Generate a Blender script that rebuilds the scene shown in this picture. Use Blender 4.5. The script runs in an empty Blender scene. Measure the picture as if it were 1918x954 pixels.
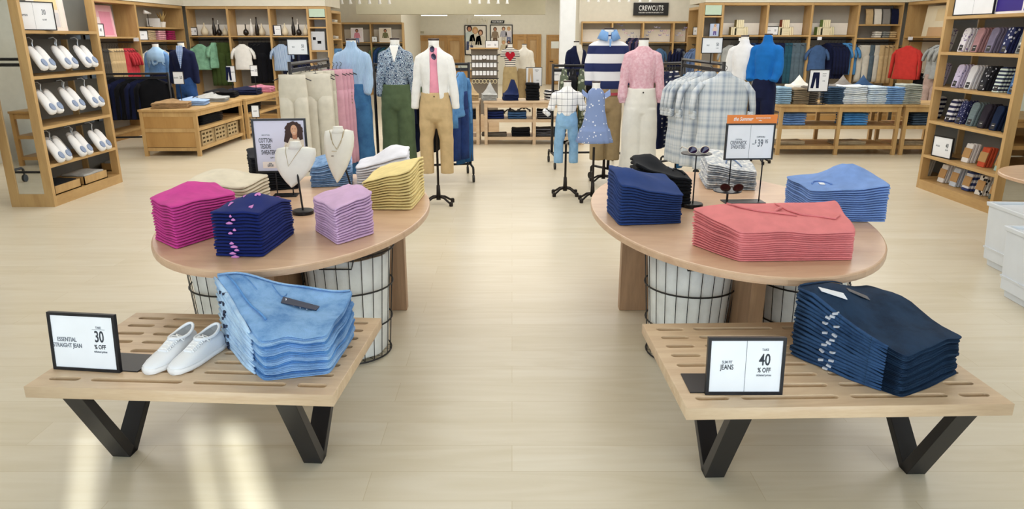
import bpy, bmesh, math, random
from mathutils import Vector, Matrix, noise
R = math.radians
random.seed(7)
SC = bpy.context.scene
COL = SC.collection
# ------------------------------------------------------------- camera
F, PIT, H = 1341.0, R(16.883), 1.65
cam = bpy.data.cameras.new('camera'); cam.sensor_width = 36; cam.lens = F/1918*36; cam.clip_end = 200
co = bpy.data.objects.new('camera', cam); COL.objects.link(co); SC.camera = co
co.location = (0, 0, H); co.rotation_euler = (R(90)-PIT, 0, 0)
# ------------------------------------------------------------- light and exposure
SC.view_settings.view_transform = 'Standard'; SC.view_settings.look = 'None'
SC.view_settings.gamma = 1; SC.view_settings.exposure = 0.97; SC.view_settings.use_curve_mapping = False
W = bpy.data.worlds.new('sky'); SC.world = W; W.use_nodes = True
W.node_tree.nodes['Background'].inputs[0].default_value = (0.75, 0.87, 1, 1)
W.node_tree.nodes['Background'].inputs[1].default_value = .8
def lamp(kind, name, loc, rot, e, col=(1, 1, 1), sx=1, sy=1, **k):
    l = bpy.data.lights.new(name, kind); l.energy = e; l.color = col
    if kind == 'AREA': l.shape = 'RECTANGLE'; l.size = sx; l.size_y = sy
    for a, b in k.items(): setattr(l, a, b)
    o = bpy.data.objects.new(name, l); COL.objects.link(o); o.location = loc; o.rotation_euler = rot
    return o
SUN_D = Vector((-.46, .89, -.466)).normalized()
lamp('SUN', 'sun', (3, -6, 4), SUN_D.to_track_quat('-Z', 'Y').to_euler(), 4.2, (.96, 1, .95), angle=R(1.1))
lamp('AREA', 'daylight_window', (0, -1.85, 1.3), (R(82), 0, 0), 72, (.8, .92, 1), 9, 2)
WARM = (1, .98, .95)
for x, y, sx, sy, e in [(-3.6, 2.8, 3, 3, 70), (3.6, 2.8, 3, 3, 70), (0, 5.4, 4, 3, 200), (-4, 8, 3, 3, 170), (4.2, 8, 3, 3, 170), (0, 9, 4, 3, 150),
                        (-4.3, 12.3, 3.6, 2.4, 270), (5, 12.3, 3.6, 2.4, 270), (0.3, 13, 4, 3, 200), (0, 17.5, 5, 3, 230), (-2.5, 21.5, 4, 3, 220), (3.2, 20.2, 4, 3, 220), (1, 24.5, 5, 2, 200)]:
    lamp('AREA', 'ceiling_light', (x, y, 3.28), (0, 0, 0), e*.2, WARM, sx, sy)
# ------------------------------------------------------------- pixel helpers: where a photographed point stands
def ray(px, py):
    x = (px-959)/F; y = -(py-477)/F
    return Vector((x, math.cos(PIT)+y*math.sin(PIT), -math.sin(PIT)+y*math.cos(PIT)))
def G(px, py, h=0.0):
    r = ray(px, py); t = (h-H)/r.z
    return Vector((r.x*t, r.y*t, h))
def At(px, py, Y):
    r = ray(px, py); t = Y/r.y
    return Vector((r.x*t, Y, H+r.z*t))
# ------------------------------------------------------------- materials
def lin(c):
    if isinstance(c, str):
        c = [int(c[i:i+2], 16)/255 for i in (0, 2, 4)]
    return tuple((v/12.92 if v <= .04045 else ((v+.055)/1.055)**2.4) for v in c)+(1,)
_mats = {}
def nodes(name):
    m = bpy.data.materials.new(name); m.use_nodes = True
    nt = m.node_tree; b = nt.nodes['Principled BSDF']
    return m, nt, b
def N(nt, t, **k):
    n = nt.nodes.new(t)
    for a, b in k.items():
        if a[0] == 'i' and a[1:].isdigit(): n.inputs[int(a[1:])].default_value = b
        else: setattr(n, a, b)
    return n
def ramp(nt, fac, stops, interp='LINEAR'):
    r = nt.nodes.new('ShaderNodeValToRGB'); r.color_ramp.interpolation = interp
    while len(r.color_ramp.elements) < len(stops): r.color_ramp.elements.new(.5)
    for e, (p, c) in zip(r.color_ramp.elements, stops): e.position = p; e.color = c
    nt.links.new(fac, r.inputs[0]); return r.outputs[0]
def coords(nt, scale=(1, 1, 1), rot=(0, 0, 0), kind='Object'):
    tc = N(nt, 'ShaderNodeTexCoord'); mp = N(nt, 'ShaderNodeMapping')
    mp.inputs['Scale'].default_value = scale; mp.inputs['Rotation'].default_value = rot
    nt.links.new(tc.outputs[kind], mp.inputs[0]); return mp.outputs[0]
def bump(nt, b, h, s=.3, d=.01):
    bp = N(nt, 'ShaderNodeBump'); bp.inputs['Strength'].default_value = s; bp.inputs['Distance'].default_value = d
    nt.links.new(h, bp.inputs['Height']); nt.links.new(bp.outputs[0], b.inputs['Normal'])
def plain(c, rough=.5, metal=0, emit=0):
    k = ('p', c, rough, metal, emit)
    if k in _mats: return _mats[k]
    m, nt, b = nodes('paint'); b.inputs['Roughness'].default_value = rough; b.inputs['Metallic'].default_value = metal
    n = N(nt, 'ShaderNodeTexNoise'); n.inputs['Scale'].default_value = 9; nt.links.new(coords(nt), n.inputs[0])
    L = lin(c); D = tuple(v*.95 for v in L[:3])+(1,)
    nt.links.new(ramp(nt, n.outputs[0], [(.3, D), (.7, L)]), b.inputs['Base Color'])
    if emit: b.inputs['Emission Color'].default_value = L; b.inputs['Emission Strength'].default_value = emit
    _mats[k] = m; return m
def cloth(c, var=.12, scale=260, bs=.35, c2=None, rough=.9, kind='plain'):
    """woven or knitted cloth: thread bump and a gentle colour variation"""
    k = ('c', c, var, scale, bs, c2, kind)
    if k in _mats: return _mats[k]
    m, nt, b = nodes('cloth'); b.inputs['Roughness'].default_value = rough
    b.inputs['Sheen Weight'].default_value = .04; b.inputs['Specular IOR Level'].default_value = .12
    L = lin(c); D = lin(c2) if c2 else tuple(v*(1-var*2.2) for v in L[:3])+(1,)
    v = coords(nt)
    n = N(nt, 'ShaderNodeTexNoise'); n.inputs['Scale'].default_value = 14 if not c2 else 40; n.inputs['Detail'].default_value = 5
    nt.links.new(v, n.inputs[0])
    out = ramp(nt, n.outputs[0], [(.32, D), (.62, L)])
    f = N(nt, 'ShaderNodeTexNoise'); f.inputs['Scale'].default_value = scale; nt.links.new(v, f.inputs[0])
    nt.links.new(out, b.inputs['Base Color']); bump(nt, b, f.outputs[0], bs, .004)
    _mats[k] = m; return m
def denim(c, c2, seam=None):
    k = ('d', c, c2)
    if k in _mats: return _mats[k]
    m, nt, b = nodes('denim'); b.inputs['Roughness'].default_value = .85; b.inputs['Specular IOR Level'].default_value = .2
    v = coords(nt); n = N(nt, 'ShaderNodeTexNoise'); n.inputs['Scale'].default_value = 7; n.inputs['Detail'].default_value = 8; n.inputs['Roughness'].default_value = .7
    nt.links.new(v, n.inputs[0])
    w = N(nt, 'ShaderNodeTexNoise'); w.inputs['Scale'].default_value = 300; nt.links.new(v, w.inputs[0])
    out = ramp(nt, n.outputs[0], [(.3, lin(c2)), (.5, lin(c)), (.7, tuple(min(1, q*1.25) for q in lin(c)[:3])+(1,))])
    nt.links.new(out, b.inputs['Base Color']); bump(nt, b, w.outputs[0], .5, .004)
    _mats[k] = m; return m
def banded(name, axis, period, stops, rough=.9, off=0.0, vec=None):
    """hard stripes along one object axis; stops = [(pos, colour)] over one period"""
    m, nt, b = nodes(name); b.inputs['Roughness'].default_value = rough
    sp = N(nt, 'ShaderNodeSeparateXYZ'); nt.links.new(coords(nt), sp.inputs[0])
    a = N(nt, 'ShaderNodeMath', operation='MULTIPLY_ADD', i1=1/period, i2=off); nt.links.new(sp.outputs[axis], a.inputs[0])
    fr = N(nt, 'ShaderNodeMath', operation='FRACT'); nt.links.new(a.outputs[0], fr.inputs[0])
    nt.links.new(ramp(nt, fr.outputs[0], [(p, lin(c)) for p, c in stops], 'CONSTANT'), b.inputs['Base Color'])
    return m
def plaid(name, base, l1, l2=None, px=.06, pz=.06, w=.12, soft=False):
    m, nt, b = nodes(name); b.inputs['Roughness'].default_value = .9
    sp = N(nt, 'ShaderNodeSeparateXYZ'); nt.links.new(coords(nt), sp.inputs[0])
    outs = []
    for ax, pr in ((0, px), (2, pz)):
        a = N(nt, 'ShaderNodeMath', operation='MULTIPLY_ADD', i1=1/pr, i2=.3); nt.links.new(sp.outputs[ax], a.inputs[0])
        fr = N(nt, 'ShaderNodeMath', operation='FRACT'); nt.links.new(a.outputs[0], fr.inputs[0])
        z = (0, 0, 0, 1); o = (1, 1, 1, 1); h = (.45, .45, .45, 1)
        st = [(0, z), (.2, o), (.2+w, z)] + ([(.55, h), (.68, z), (.74, h), (.82, z)] if l2 else [])
        outs.append(ramp(nt, fr.outputs[0], st, 'CONSTANT' if not soft else 'LINEAR'))
    mx = N(nt, 'ShaderNodeMath', operation='MAXIMUM' if not soft else 'ADD'); nt.links.new(outs[0], mx.inputs[0]); nt.links.new(outs[1], mx.inputs[1])
    dv = N(nt, 'ShaderNodeMath', operation='MULTIPLY', i1=1.0 if not soft else .6); nt.links.new(mx.outputs[0], dv.inputs[0])
    nt.links.new(ramp(nt, dv.outputs[0], [(0, lin(base)), (.5, lin(l2 or l1)), (1, lin(l1))]), b.inputs['Base Color'])
    return m
def spotted(name, base, dot, scale=40, thr=.28, feature='F1', kind='voronoi'):
    m, nt, b = nodes(name); b.inputs['Roughness'].default_value = .9
    if kind == 'voronoi':
        v = N(nt, 'ShaderNodeTexVoronoi'); v.inputs['Scale'].default_value = scale; o = v.outputs['Distance']
        st = [(0, lin(dot)), (thr, lin(base))]
    else:
        v = N(nt, 'ShaderNodeTexNoise'); v.inputs['Scale'].default_value = scale; v.inputs['Distortion'].default_value = 1.6; o = v.outputs[0]
        st = [(0, lin(base)), (.44, lin(dot)), (.49, lin(base)), (.56, lin(dot)), (.6, lin('8fb4cf')), (.64, lin(base))]
    nt.links.new(coords(nt), v.inputs[0]); nt.links.new(ramp(nt, o, st, 'CONSTANT'), b.inputs['Base Color'])
    return m
def wood(name, c, c2, scale=(1, 9, 9), rough=.45, rot=(0, 0, 0)):
    k = ('w', name)
    if k in _mats: return _mats[k]
    m, nt, b = nodes(name); b.inputs['Roughness'].default_value = rough
    v = coords(nt, scale, rot)
    n = N(nt, 'ShaderNodeTexNoise'); n.inputs['Scale'].default_value = 2.2; n.inputs['Detail'].default_value = 7; n.inputs['Distortion'].default_value = 1.2
    nt.links.new(v, n.inputs[0])
    f = N(nt, 'ShaderNodeTexNoise'); f.inputs['Scale'].default_value = 26; f.inputs['Detail'].default_value = 3; nt.links.new(v, f.inputs[0])
    mx = N(nt, 'ShaderNodeMath', operation='MULTIPLY_ADD', i1=.3); nt.links.new(f.outputs[0], mx.inputs[0]); nt.links.new(n.outputs[0], mx.inputs[2])
    nt.links.new(ramp(nt, mx.outputs[0], [(.42, lin(c2)), (.78, lin(c))]), b.inputs['Base Color'])
    bump(nt, b, f.outputs[0], .08, .003)
    _mats[k] = m; return m
OAK = wood('oak', 'c8a56f', 'b08b57', (2, 2, .3))
OAKS = wood('oak_shelf', 'c8a56f', 'b08b57', (.4, .4, 2))
OAKD = wood('oak_board', 'b98f55', 'a47a42', (1.5, 1.5, .3))
PALE = wood('pale_oak', 'd9c0a0', 'c7a988', (.9, 7, 7), .4)
TABLEW = wood('table_oak', 'd6b596', 'c9a486', (1.2, 6, 6), .32)
PANEL = wood('panel_oak', 'b08d6c', '97775a', (6, 6, .6), .45)
DOORW = wood('door_oak', 'c2a173', 'ac8a5c', (2, 2, .3))
DARKW = wood('drawer_wood', 'a5763a', '8a5f2b', (1, 1, 3))
BLACK = plain('1c1c20', .38, .3); BLK2 = plain('141416', .5); IRON = plain('2b2522', .45, .6)
WHITE = plain('f2f3f3', .45); PAPER = plain('f3f6fb', .6); LINER = cloth('f1f3f0', .05, 180, .2)
MANN = plain('f0efea', .4); MUSLIN = cloth('ece9e0', .03, 200, .15); CHROME = plain('b9bcc0', .2, 1)
INK = plain('2b313b', .6); INKL = plain('6a717c', .6)
GREYP = plain('b9b6ae', .7)
# ------------------------------------------------------------- mesh collector
class MB:
    def __init__(s): s.v = []; s.f = []; s.mi = []; s.m = 0
    def add(s, vs, fs):
        o = len(s.v); s.v += [tuple(v) for v in vs]; s.f += [tuple(i+o for i in f) for f in fs]; s.mi += [s.m]*len(fs); return s
    def box(s, cx, cy, cz, sx, sy, sz, rz=0, rx=0):
        M = Matrix.Translation((cx, cy, cz)) @ Matrix.Rotation(rz, 4, 'Z') @ Matrix.Rotation(rx, 4, 'X')
        vs = [M @ Vector((a*sx/2, b*sy/2, c*sz/2)) for c in (-1, 1) for b in (-1, 1) for a in (-1, 1)]
        return s.add(vs, [(0, 2, 3, 1), (4, 5, 7, 6), (0, 1, 5, 4), (2, 6, 7, 3), (0, 4, 6, 2), (1, 3, 7, 5)])
    def bb(s, x0, x1, y0, y1, z0, z1): return s.box((x0+x1)/2, (y0+y1)/2, (z0+z1)/2, abs(x1-x0), abs(y1-y0), abs(z1-z0))
    def loft(s, rings, cap=True, closed=True):
        n = len(rings[0]); vs = [p for r in rings for p in r]; fs = []
        for i in range(len(rings)-1):
            for j in range(n if closed else n-1):
                k = (j+1) % n; fs.append((i*n+j, i*n+k, (i+1)*n+k, (i+1)*n+j))
        if cap: fs += [tuple(range(n-1, -1, -1)), tuple((len(rings)-1)*n+j for j in range(n))]
        return s.add(vs, fs)
    def tube(s, pts, r, n=8, closed=False, flat=1.0):
        pts = [Vector(p) for p in pts]; rings = []; m = len(pts); up = None
        for i, p in enumerate(pts):
            if closed: t = pts[(i+1) % m]-pts[i-1]
            else: t = pts[min(i+1, m-1)]-pts[max(i-1, 0)]
            t.normalize()
            if up is None: up = t.orthogonal().normalized() if abs(t.z) > .9 else Vector((0, 0, 1))
            a = t.cross(up)
            if a.length < 1e-4: a = t.orthogonal()
            a.normalize(); b = a.cross(t).normalized(); up = b
            rr = r[i] if isinstance(r, (list, tuple)) else r
            rings.append([p+a*(rr*math.cos(2*math.pi*j/n))+b*(rr*flat*math.sin(2*math.pi*j/n)) for j in range(n)])
        if closed: rings.append(rings[0]); return s.loft(rings, False)
        return s.loft(rings)
    def lathe(s, prof, c=(0, 0, 0), n=20, sy=1.0, M=None):
        rings = [[Vector((c[0]+r*math.cos(2*math.pi*j/n), c[1]+sy*r*math.sin(2*math.pi*j/n), c[2]+z)) for j in range(n)] for r, z in prof]
        if M: rings = [[M @ p for p in r] for r in rings]
        return s.loft(rings)
    def prism(s, poly, z0, z1, M=None):
        a = [Vector((x, y, z0)) for x, y in poly]; b = [Vector((x, y, z1)) for x, y in poly]
        if M: a = [M @ p for p in a]; b = [M @ p for p in b]
        return s.loft([a, b])
    def build(s, name, mat, parent=None, smooth=False, bevel=0, remesh=0, loc=None, subsurf=0):
        me = bpy.data.meshes.new(name); me.from_pydata(s.v, [], s.f)
        for m in (mat if isinstance(mat, (list, tuple)) else [mat]): me.materials.append(m)
        if isinstance(mat, (list, tuple)): me.polygons.foreach_set('material_index', s.mi)
        bm = bmesh.new(); bm.from_mesh(me); bmesh.ops.recalc_face_normals(bm, faces=bm.faces); bm.to_mesh(me); bm.free()
        if smooth: me.polygons.foreach_set('use_smooth', [True]*len(me.polygons))
        me.update()
        o = bpy.data.objects.new(name, me); COL.objects.link(o)
        if parent: o.parent = parent
        if loc: o.location = loc
        if remesh:
            md = o.modifiers.new('remesh', 'REMESH'); md.mode = 'VOXEL'; md.voxel_size = remesh; md.use_smooth_shade = True
            md = o.modifiers.new('smooth', 'SMOOTH'); md.factor = .5; md.iterations = 4
        if bevel:
            md = o.modifiers.new('bevel', 'BEVEL'); md.width = bevel; md.segments = 2; md.limit_method = 'ANGLE'; md.angle_limit = R(50)
        return o
def arc(c, r, a0, a1, n, z=0):
    return [(c[0]+r*math.cos(a0+(a1-a0)*i/n), c[1]+r*math.sin(a0+(a1-a0)*i/n), z) for i in range(n+1)]
def tag(o, label=None, cat=None, group=None, kind=None):
    if label: o['label'] = label
    if cat: o['category'] = cat
    if group: o['group'] = group
    if kind: o['kind'] = kind
    return o
def thing(name, label, cat, loc=(0, 0, 0), rz=0, group=None):
    o = bpy.data.objects.new(name, None); COL.objects.link(o); o.location = loc; o.rotation_euler = (0, 0, rz)
    return tag(o, label, cat, group)
def copy_tree(o, parent=None, loc=None, rz=None, label=None, group=None):
    c = o.copy(); COL.objects.link(c); c.parent = parent
    if loc is not None: c.location = loc
    if rz is not None: c.rotation_euler.z = rz
    if label: c['label'] = label
    if group: c['group'] = group
    for ch in list(o.children): copy_tree(ch, c)
    return c
def struct(name, mb, mat, **k):
    return tag(mb.build(name, mat, **k), kind='structure')
def curve_mesh(cu, name):
    tmp = bpy.data.objects.new('tmp', cu); COL.objects.link(tmp)
    dg = bpy.context.evaluated_depsgraph_get(); me = bpy.data.meshes.new_from_object(tmp.evaluated_get(dg))
    bpy.data.objects.remove(tmp); me.name = name; return me
def text(s, parent, loc, size, mat, rot=(R(90), 0, 0), sx=.62, name='lettering', align='CENTER', depth=.0006, gap=1.0, shear=0):
    cu = bpy.data.curves.new(name, 'FONT'); cu.body = s; cu.size = size; cu.align_x = align; cu.align_y = 'CENTER'; cu.extrude = depth; cu.resolution_u = 3
    cu.offset = .014*size if size > .008 else 0; cu.space_line = .95; cu.space_character = gap; cu.shear = shear
    me = curve_mesh(cu, name); me.materials.clear(); me.materials.append(mat)
    o = bpy.data.objects.new(name, me); COL.objects.link(o); o.parent = parent; o.location = loc; o.rotation_euler = rot; o.scale = (sx, 1, 1)
    return o
ORD = ['topmost', 'second from the top', 'third from the top', 'fourth from the top', 'fifth from the top', 'sixth from the top', 'seventh from the top', 'eighth from the top',
       'ninth from the top', 'tenth from the top', 'eleventh from the top', 'twelfth from the top', 'thirteenth from the top', 'fourteenth from the top', 'fifteenth from the top', 'sixteenth from the top', 'seventeenth from the top']
def ordn(i, n): return 'lowest' if i == n-1 else ORD[i]
ORW = ['first', 'second', 'third', 'fourth', 'fifth', 'sixth', 'seventh', 'eighth', 'ninth', 'tenth', 'eleventh', 'twelfth', 'thirteenth']
# ------------------------------------------------------------- folded cloth
EU = [-1, -.994, -.98, -.945, -.87, -.74, -.56, -.36, -.14, .1, .32, .52, .7, .84, .94, .98, .994, 1]
def stack(name, what, where, cat, group, BQ, TH, n, mats, hump=(), waves=.004, jit=.003, leaves=1, lean=(0, 0), shift=None, power=1.15, gapf=.8, seed=1, base=.7205, EUU=None, EVV=None, top=None, cut=0, inset=0.0):
    """n folded garments. BQ: bottom corners near, right, far, left; TH: stack height at each of these;
    hump: (u, v, amplitude, radius) bulges that grow upwards; the layers nest, each a mesh of its own"""
    rnd = random.Random(seed); U = EUU or EU; Vv = EVV or EU; out = []
    BQ = [Vector((p[0], p[1], base)) for p in BQ]
    ph = [rnd.uniform(0, 6.28) for _ in range(8)]
    def hgt(u, v, k):
        a, b = (u+1)/2, (v+1)/2
        h = (TH[0]*(1-a)+TH[1]*a)*(1-b)+(TH[3]*(1-a)+TH[2]*a)*b
        z = h*k
        for (hu, hv, am, ra) in hump: z += am*k**power*math.exp(-((u-hu)**2+(v-hv)**2)/(ra*ra))
        return z
    def wav(u, v, k): return waves*min(1, k*2.5)*(math.sin(3.1*u+ph[0]+k*1.5)+.7*math.sin(4.7*v+ph[1]-k)+.5*math.sin(7*u-5*v+ph[2]))
    for i in range(cut, n):
        k0, k1 = i/n, (i+1)/n
        jx, jy, ja = rnd.uniform(-jit, jit), rnd.uniform(-jit, jit), rnd.uniform(-.006, .006)
        mb = MB(); nu, nv = len(U), len(Vv)
        c = (BQ[0]+BQ[1]+BQ[2]+BQ[3])/4
        ph2 = [rnd.uniform(0, 6.28) for _ in range(4)]
        for lf in range(leaves):
            ka, kb = k0+(k1-k0)*lf/leaves, k0+(k1-k0)*(lf+1)/leaves
            lx = rnd.uniform(-.0035, .0035) if leaves > 1 else 0
            grid = [[], []]
            for b in range(nv):
                for a in range(nu):
                    u, v = U[a], Vv[b]
                    e = max(abs(u), abs(v))**1.0
                    ex = min(1, (1-abs(u))/.075); ey = min(1, (1-abs(v))/.075)
                    prof = math.sqrt(max(0, 1-(1-min(ex, ey))**2))
                    aa, b2 = (u+1)/2, (v+1)/2
                    p = (BQ[0]*(1-aa)+BQ[1]*aa)*(1-b2)+(BQ[3]*(1-aa)+BQ[2]*aa)*b2
                    p = c+(p-c)*(1-inset*ka)
                    rim = ((.002+lx)*(1+math.sin(4*u+ph2[0])*.5+math.sin(3*v+ph2[1])*.5)-.055*abs(u*v)**14*min(.25, (BQ[0]-BQ[1]).length)*1.0)*e**8
                    d = (p-c); d.z = 0
                    if d.length > 1e-5: p = p+d.normalized()*rim
                    p = Vector((c.x+(p.x-c.x)*math.cos(ja)-(p.y-c.y)*math.sin(ja)+jx+lean[0]*ka, c.y+(p.x-c.x)*math.sin(ja)+(p.y-c.y)*math.cos(ja)+jy+lean[1]*ka, 0))
                    za, zb = hgt(u, v, ka)+wav(u, v, ka), hgt(u, v, kb)+wav(u, v, kb)
                    mid, half = (za+zb)/2, (zb-za)/2*gapf
                    lo = 0 if i == 0 and lf == 0 else 1
                    for q, sgn in ((0, -1), (1, 1)):
                        zz = mid+sgn*half*prof
                        if i == 0 and lf == 0 and sgn < 0: zz = za+.0005 + (half*(1-prof))
                        if i == n-1 and sgn > 0 and lf == leaves-1: zz += .0012*math.sin(22*u+ph2[2])*math.sin(17*v+ph2[3])*prof
                        grid[q].append((p.x, p.y, base+zz))
            fs = []
            nn = nu*nv
            for b in range(nv-1):
                for a in range(nu-1):
                    j = b*nu+a
                    fs.append((j, j+nu, j+nu+1, j+1)); fs.append((nn+j, nn+j+1, nn+j+nu+1, nn+j+nu))
            ring = [a for a in range(nu)]+[b*nu+nu-1 for b in range(1, nv)]+[(nv-1)*nu+a for a in range(nu-2, -1, -1)]+[b*nu for b in range(nv-2, 0, -1)]
            for q in range(len(ring)):
                r0, r1 = ring[q], ring[(q+1) % len(ring)]; fs.append((r0, r1, nn+r1, nn+r0))
            mb.add(grid[0]+grid[1], fs)
        m = mats[i % len(mats)]
        o = mb.build(name, m, smooth=True)
        o.data.transform(Matrix.Translation((-c.x, -c.y, -base))); o.location = (c.x, c.y, base)
        tag(o, f'{what}, {ordn(n-1-i, n)}, {where}', cat, group)
        out.append(o)
    def surf(u, v, dz=0.0):
        aa, b2 = (u+1)/2, (v+1)/2
        p = (BQ[0]*(1-aa)+BQ[1]*aa)*(1-b2)+(BQ[3]*(1-aa)+BQ[2]*aa)*b2
        c = (BQ[0]+BQ[1]+BQ[2]+BQ[3])/4; p = c+(p-c)*(1-inset)
        return Vector((p.x+lean[0], p.y+lean[1], base+hgt(u, v, 1)+wav(u, v, 1)+dz))
    return out, surf
def rect(c, w, d, a):
    """corners near, right, far, left of a rectangle: w along angle a, d square to it"""
    x, y = Vector((math.cos(a), math.sin(a))), Vector((-math.sin(a), math.cos(a))); c = Vector((c[0], c[1]))
    return [c-x*w/2-y*d/2, c+x*w/2-y*d/2, c+x*w/2+y*d/2, c-x*w/2+y*d/2]
def patch(surf, name, mat, parent, poly, dz=.002, uvs=None):
    """a small flat mark lying on the garment: poly in (u, v) of the top"""
    mb = MB(); pts = [surf(u, v, dz) for u, v in poly]; c = sum(pts, Vector())/len(pts)
    n = len(pts); low = [p-Vector((0, 0, .003)) for p in pts]
    mb.add(pts+low, [tuple(range(n)), tuple(range(2*n-1, n-1, -1))]+[(i, i+n, (i+1) % n+n, (i+1) % n) for i in range(n)])
    return mb.build(name, mat, parent)
# ============================================================= the room
def floor_mat():
    m, nt, b = nodes('floor_planks'); b.inputs['Roughness'].default_value = .3
    v = coords(nt)
    br = N(nt, 'ShaderNodeTexBrick', offset=.37, offset_frequency=2); nt.links.new(v, br.inputs[0])
    for k, x in (('Scale', 1), ('Mortar Size', .0012), ('Mortar Smooth', .1), ('Brick Width', 1.5), ('Row Height', .19), ('Bias', 0)): br.inputs[k].default_value = x
    br.inputs['Color1'].default_value = (0, 0, 0, 1); br.inputs['Color2'].default_value = (1, 1, 1, 1); br.inputs['Mortar'].default_value = (.5, .5, .5, 1)
    n = N(nt, 'ShaderNodeTexNoise'); n.inputs['Scale'].default_value = 1.6; n.inputs['Detail'].default_value = 8; n.inputs['Distortion'].default_value = 1.6
    nt.links.new(coords(nt, (.8, 6, 1)), n.inputs[0])
    a = N(nt, 'ShaderNodeMath', operation='MULTIPLY', i1=.26); nt.links.new(br.outputs[0], a.inputs[0])
    s = N(nt, 'ShaderNodeMath', operation='ADD'); nt.links.new(a.outputs[0], s.inputs[0]); nt.links.new(n.outputs[0], s.inputs[1])
    c = ramp(nt, s.outputs[0], [(.3, lin('cfc4aa')), (.65, lin('d8ceb8')), (1, lin('dfd7c4'))])
    mx = N(nt, 'ShaderNodeMix', data_type='RGBA', blend_type='MIX'); nt.links.new(br.outputs['Fac'], mx.inputs[0])
    nt.links.new(c, mx.inputs[6]); mx.inputs[7].default_value = lin('c6b898'); nt.links.new(mx.outputs[2], b.inputs['Base Color'])
    return m
XL, XR, YB = -7.0, 8.3, 27.0
CREAM = plain('e4e0d2', .8); CEILM = plain('dcdad2', .85)
struct('floor', MB().bb(XL, XR, -2.3, YB+.2, -.1, 0), floor_mat())
struct('ceiling', MB().bb(XL, XR, -2.3, YB+.2, 3.3, 3.4), CEILM)
struct('wall_left', MB().bb(XL-.2, XL, -2.3, YB+.2, 0, 3.3), CREAM)
struct('wall_right', MB().bb(XR, XR+.2, -2.3, YB+.2, 0, 3.3), CREAM)
struct('wall_back', MB().bb(XL, XR, YB, YB+.2, 0, 3.3), CREAM)
wf = MB()
xs = [XL, -5.2, .585, .65, 1.07, 1.15, 1.19, 1.31, 5.2, XR]
wf.bb(XL, -5.2, -2.2, -2, 0, 3.3).bb(5.2, XR, -2.2, -2, 0, 3.3).bb(-5.2, 5.2, -2.2, -2, 0, .25).bb(-5.2, 5.2, -2.2, -2, 2.62, 3.3)
for a, b in ((-5.2, .585), (.655, 1.06), (1.13, 1.18), (1.32, 5.2)): wf.bb(a, b, -2.03, -2, 2.1, 2.62)  # unseen transom, its slits shaped to throw sun streaks on the floor
struct('wall_front', wf, CREAM)
gl, gnt, gb = nodes('window_glass'); gb.inputs['Base Color'].default_value = (1, 1, 1, 1); gb.inputs['Roughness'].default_value = 0; gb.inputs['Transmission Weight'].default_value = 1; gb.inputs['IOR'].default_value = 1.0
w = struct('window_1', MB().bb(-5.2, 5.2, -2.12, -2.1, .25, 2.1), gl)
fr = MB()
for x in (-5.17, -2.6, 0, 2.6, 5.17): fr.bb(x-.03, x+.03, -2.15, -2.06, .25, 2.1)
fr.build('window_frame', BLK2, w)
for nm, x0, x1 in (('wall_partition_left', XL, -4.03), ('wall_partition_right', 4.15, XR)):
    struct(nm, MB().bb(x0, x1, 15.42, 16.25, 0, 3.3), CREAM)
struct('wall_recess_left', MB().bb(XL, -3.3, 22.42, YB, 0, 3.3), CREAM)
struct('wall_recess_right', MB().bb(2.0, XR, 22.42, YB, 0, 3.3), CREAM)
for nm, x0, x1, y0, y1 in (('trim_1', XL, -3.7, 14.99, 16.28), ('trim_2', 3.82, XR, 14.99, 16.28)):
    struct(nm, MB().bb(x0, x1, y0, y1, 2.245 if x0 < 0 else 2.315, 3.3), CREAM)
struct('trim_3', MB().bb(XL, -6.5, 6, 14.99, 2.245, 3.3), CREAM); struct('trim_4', MB().bb(7.8, XR, 6, 14.99, 2.315, 3.3), CREAM)
bz = At(800, 27, 21.6).z
struct('ceiling_bulkhead', MB().bb(At(669, 27, 21.6).x, .95, 21.5, 21.9, bz, 3.3), plain('bdb79f', .85))
for a, b in ((788, 838), (888, 938)):
    p, q = At(a, 27, 21.5), At(b, 27, 21.5)
    t = thing('strip_light', 'glowing linear strip light under the bulkhead, '+('left' if a < 800 else 'right')+' of the two', 'light', ((p.x+q.x)/2, 21.55, bz-.03), 0, 'linear lights under the bulkhead')
    L = q.x-p.x
    MB().box(0, 0, .012, L, .06, .024).build('housing', WHITE, t); MB().box(0, 0, -.004, L-.02, .05, .008).build('diffuser', plain('fff6dd', .5, 0, 3), t)
p = At(1064, 0, 14)
struct('column', MB().bb(p.x-.14, p.x+.14, 13.9, 14.18, 0, 3.3), plain('e9edf0', .7))
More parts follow.
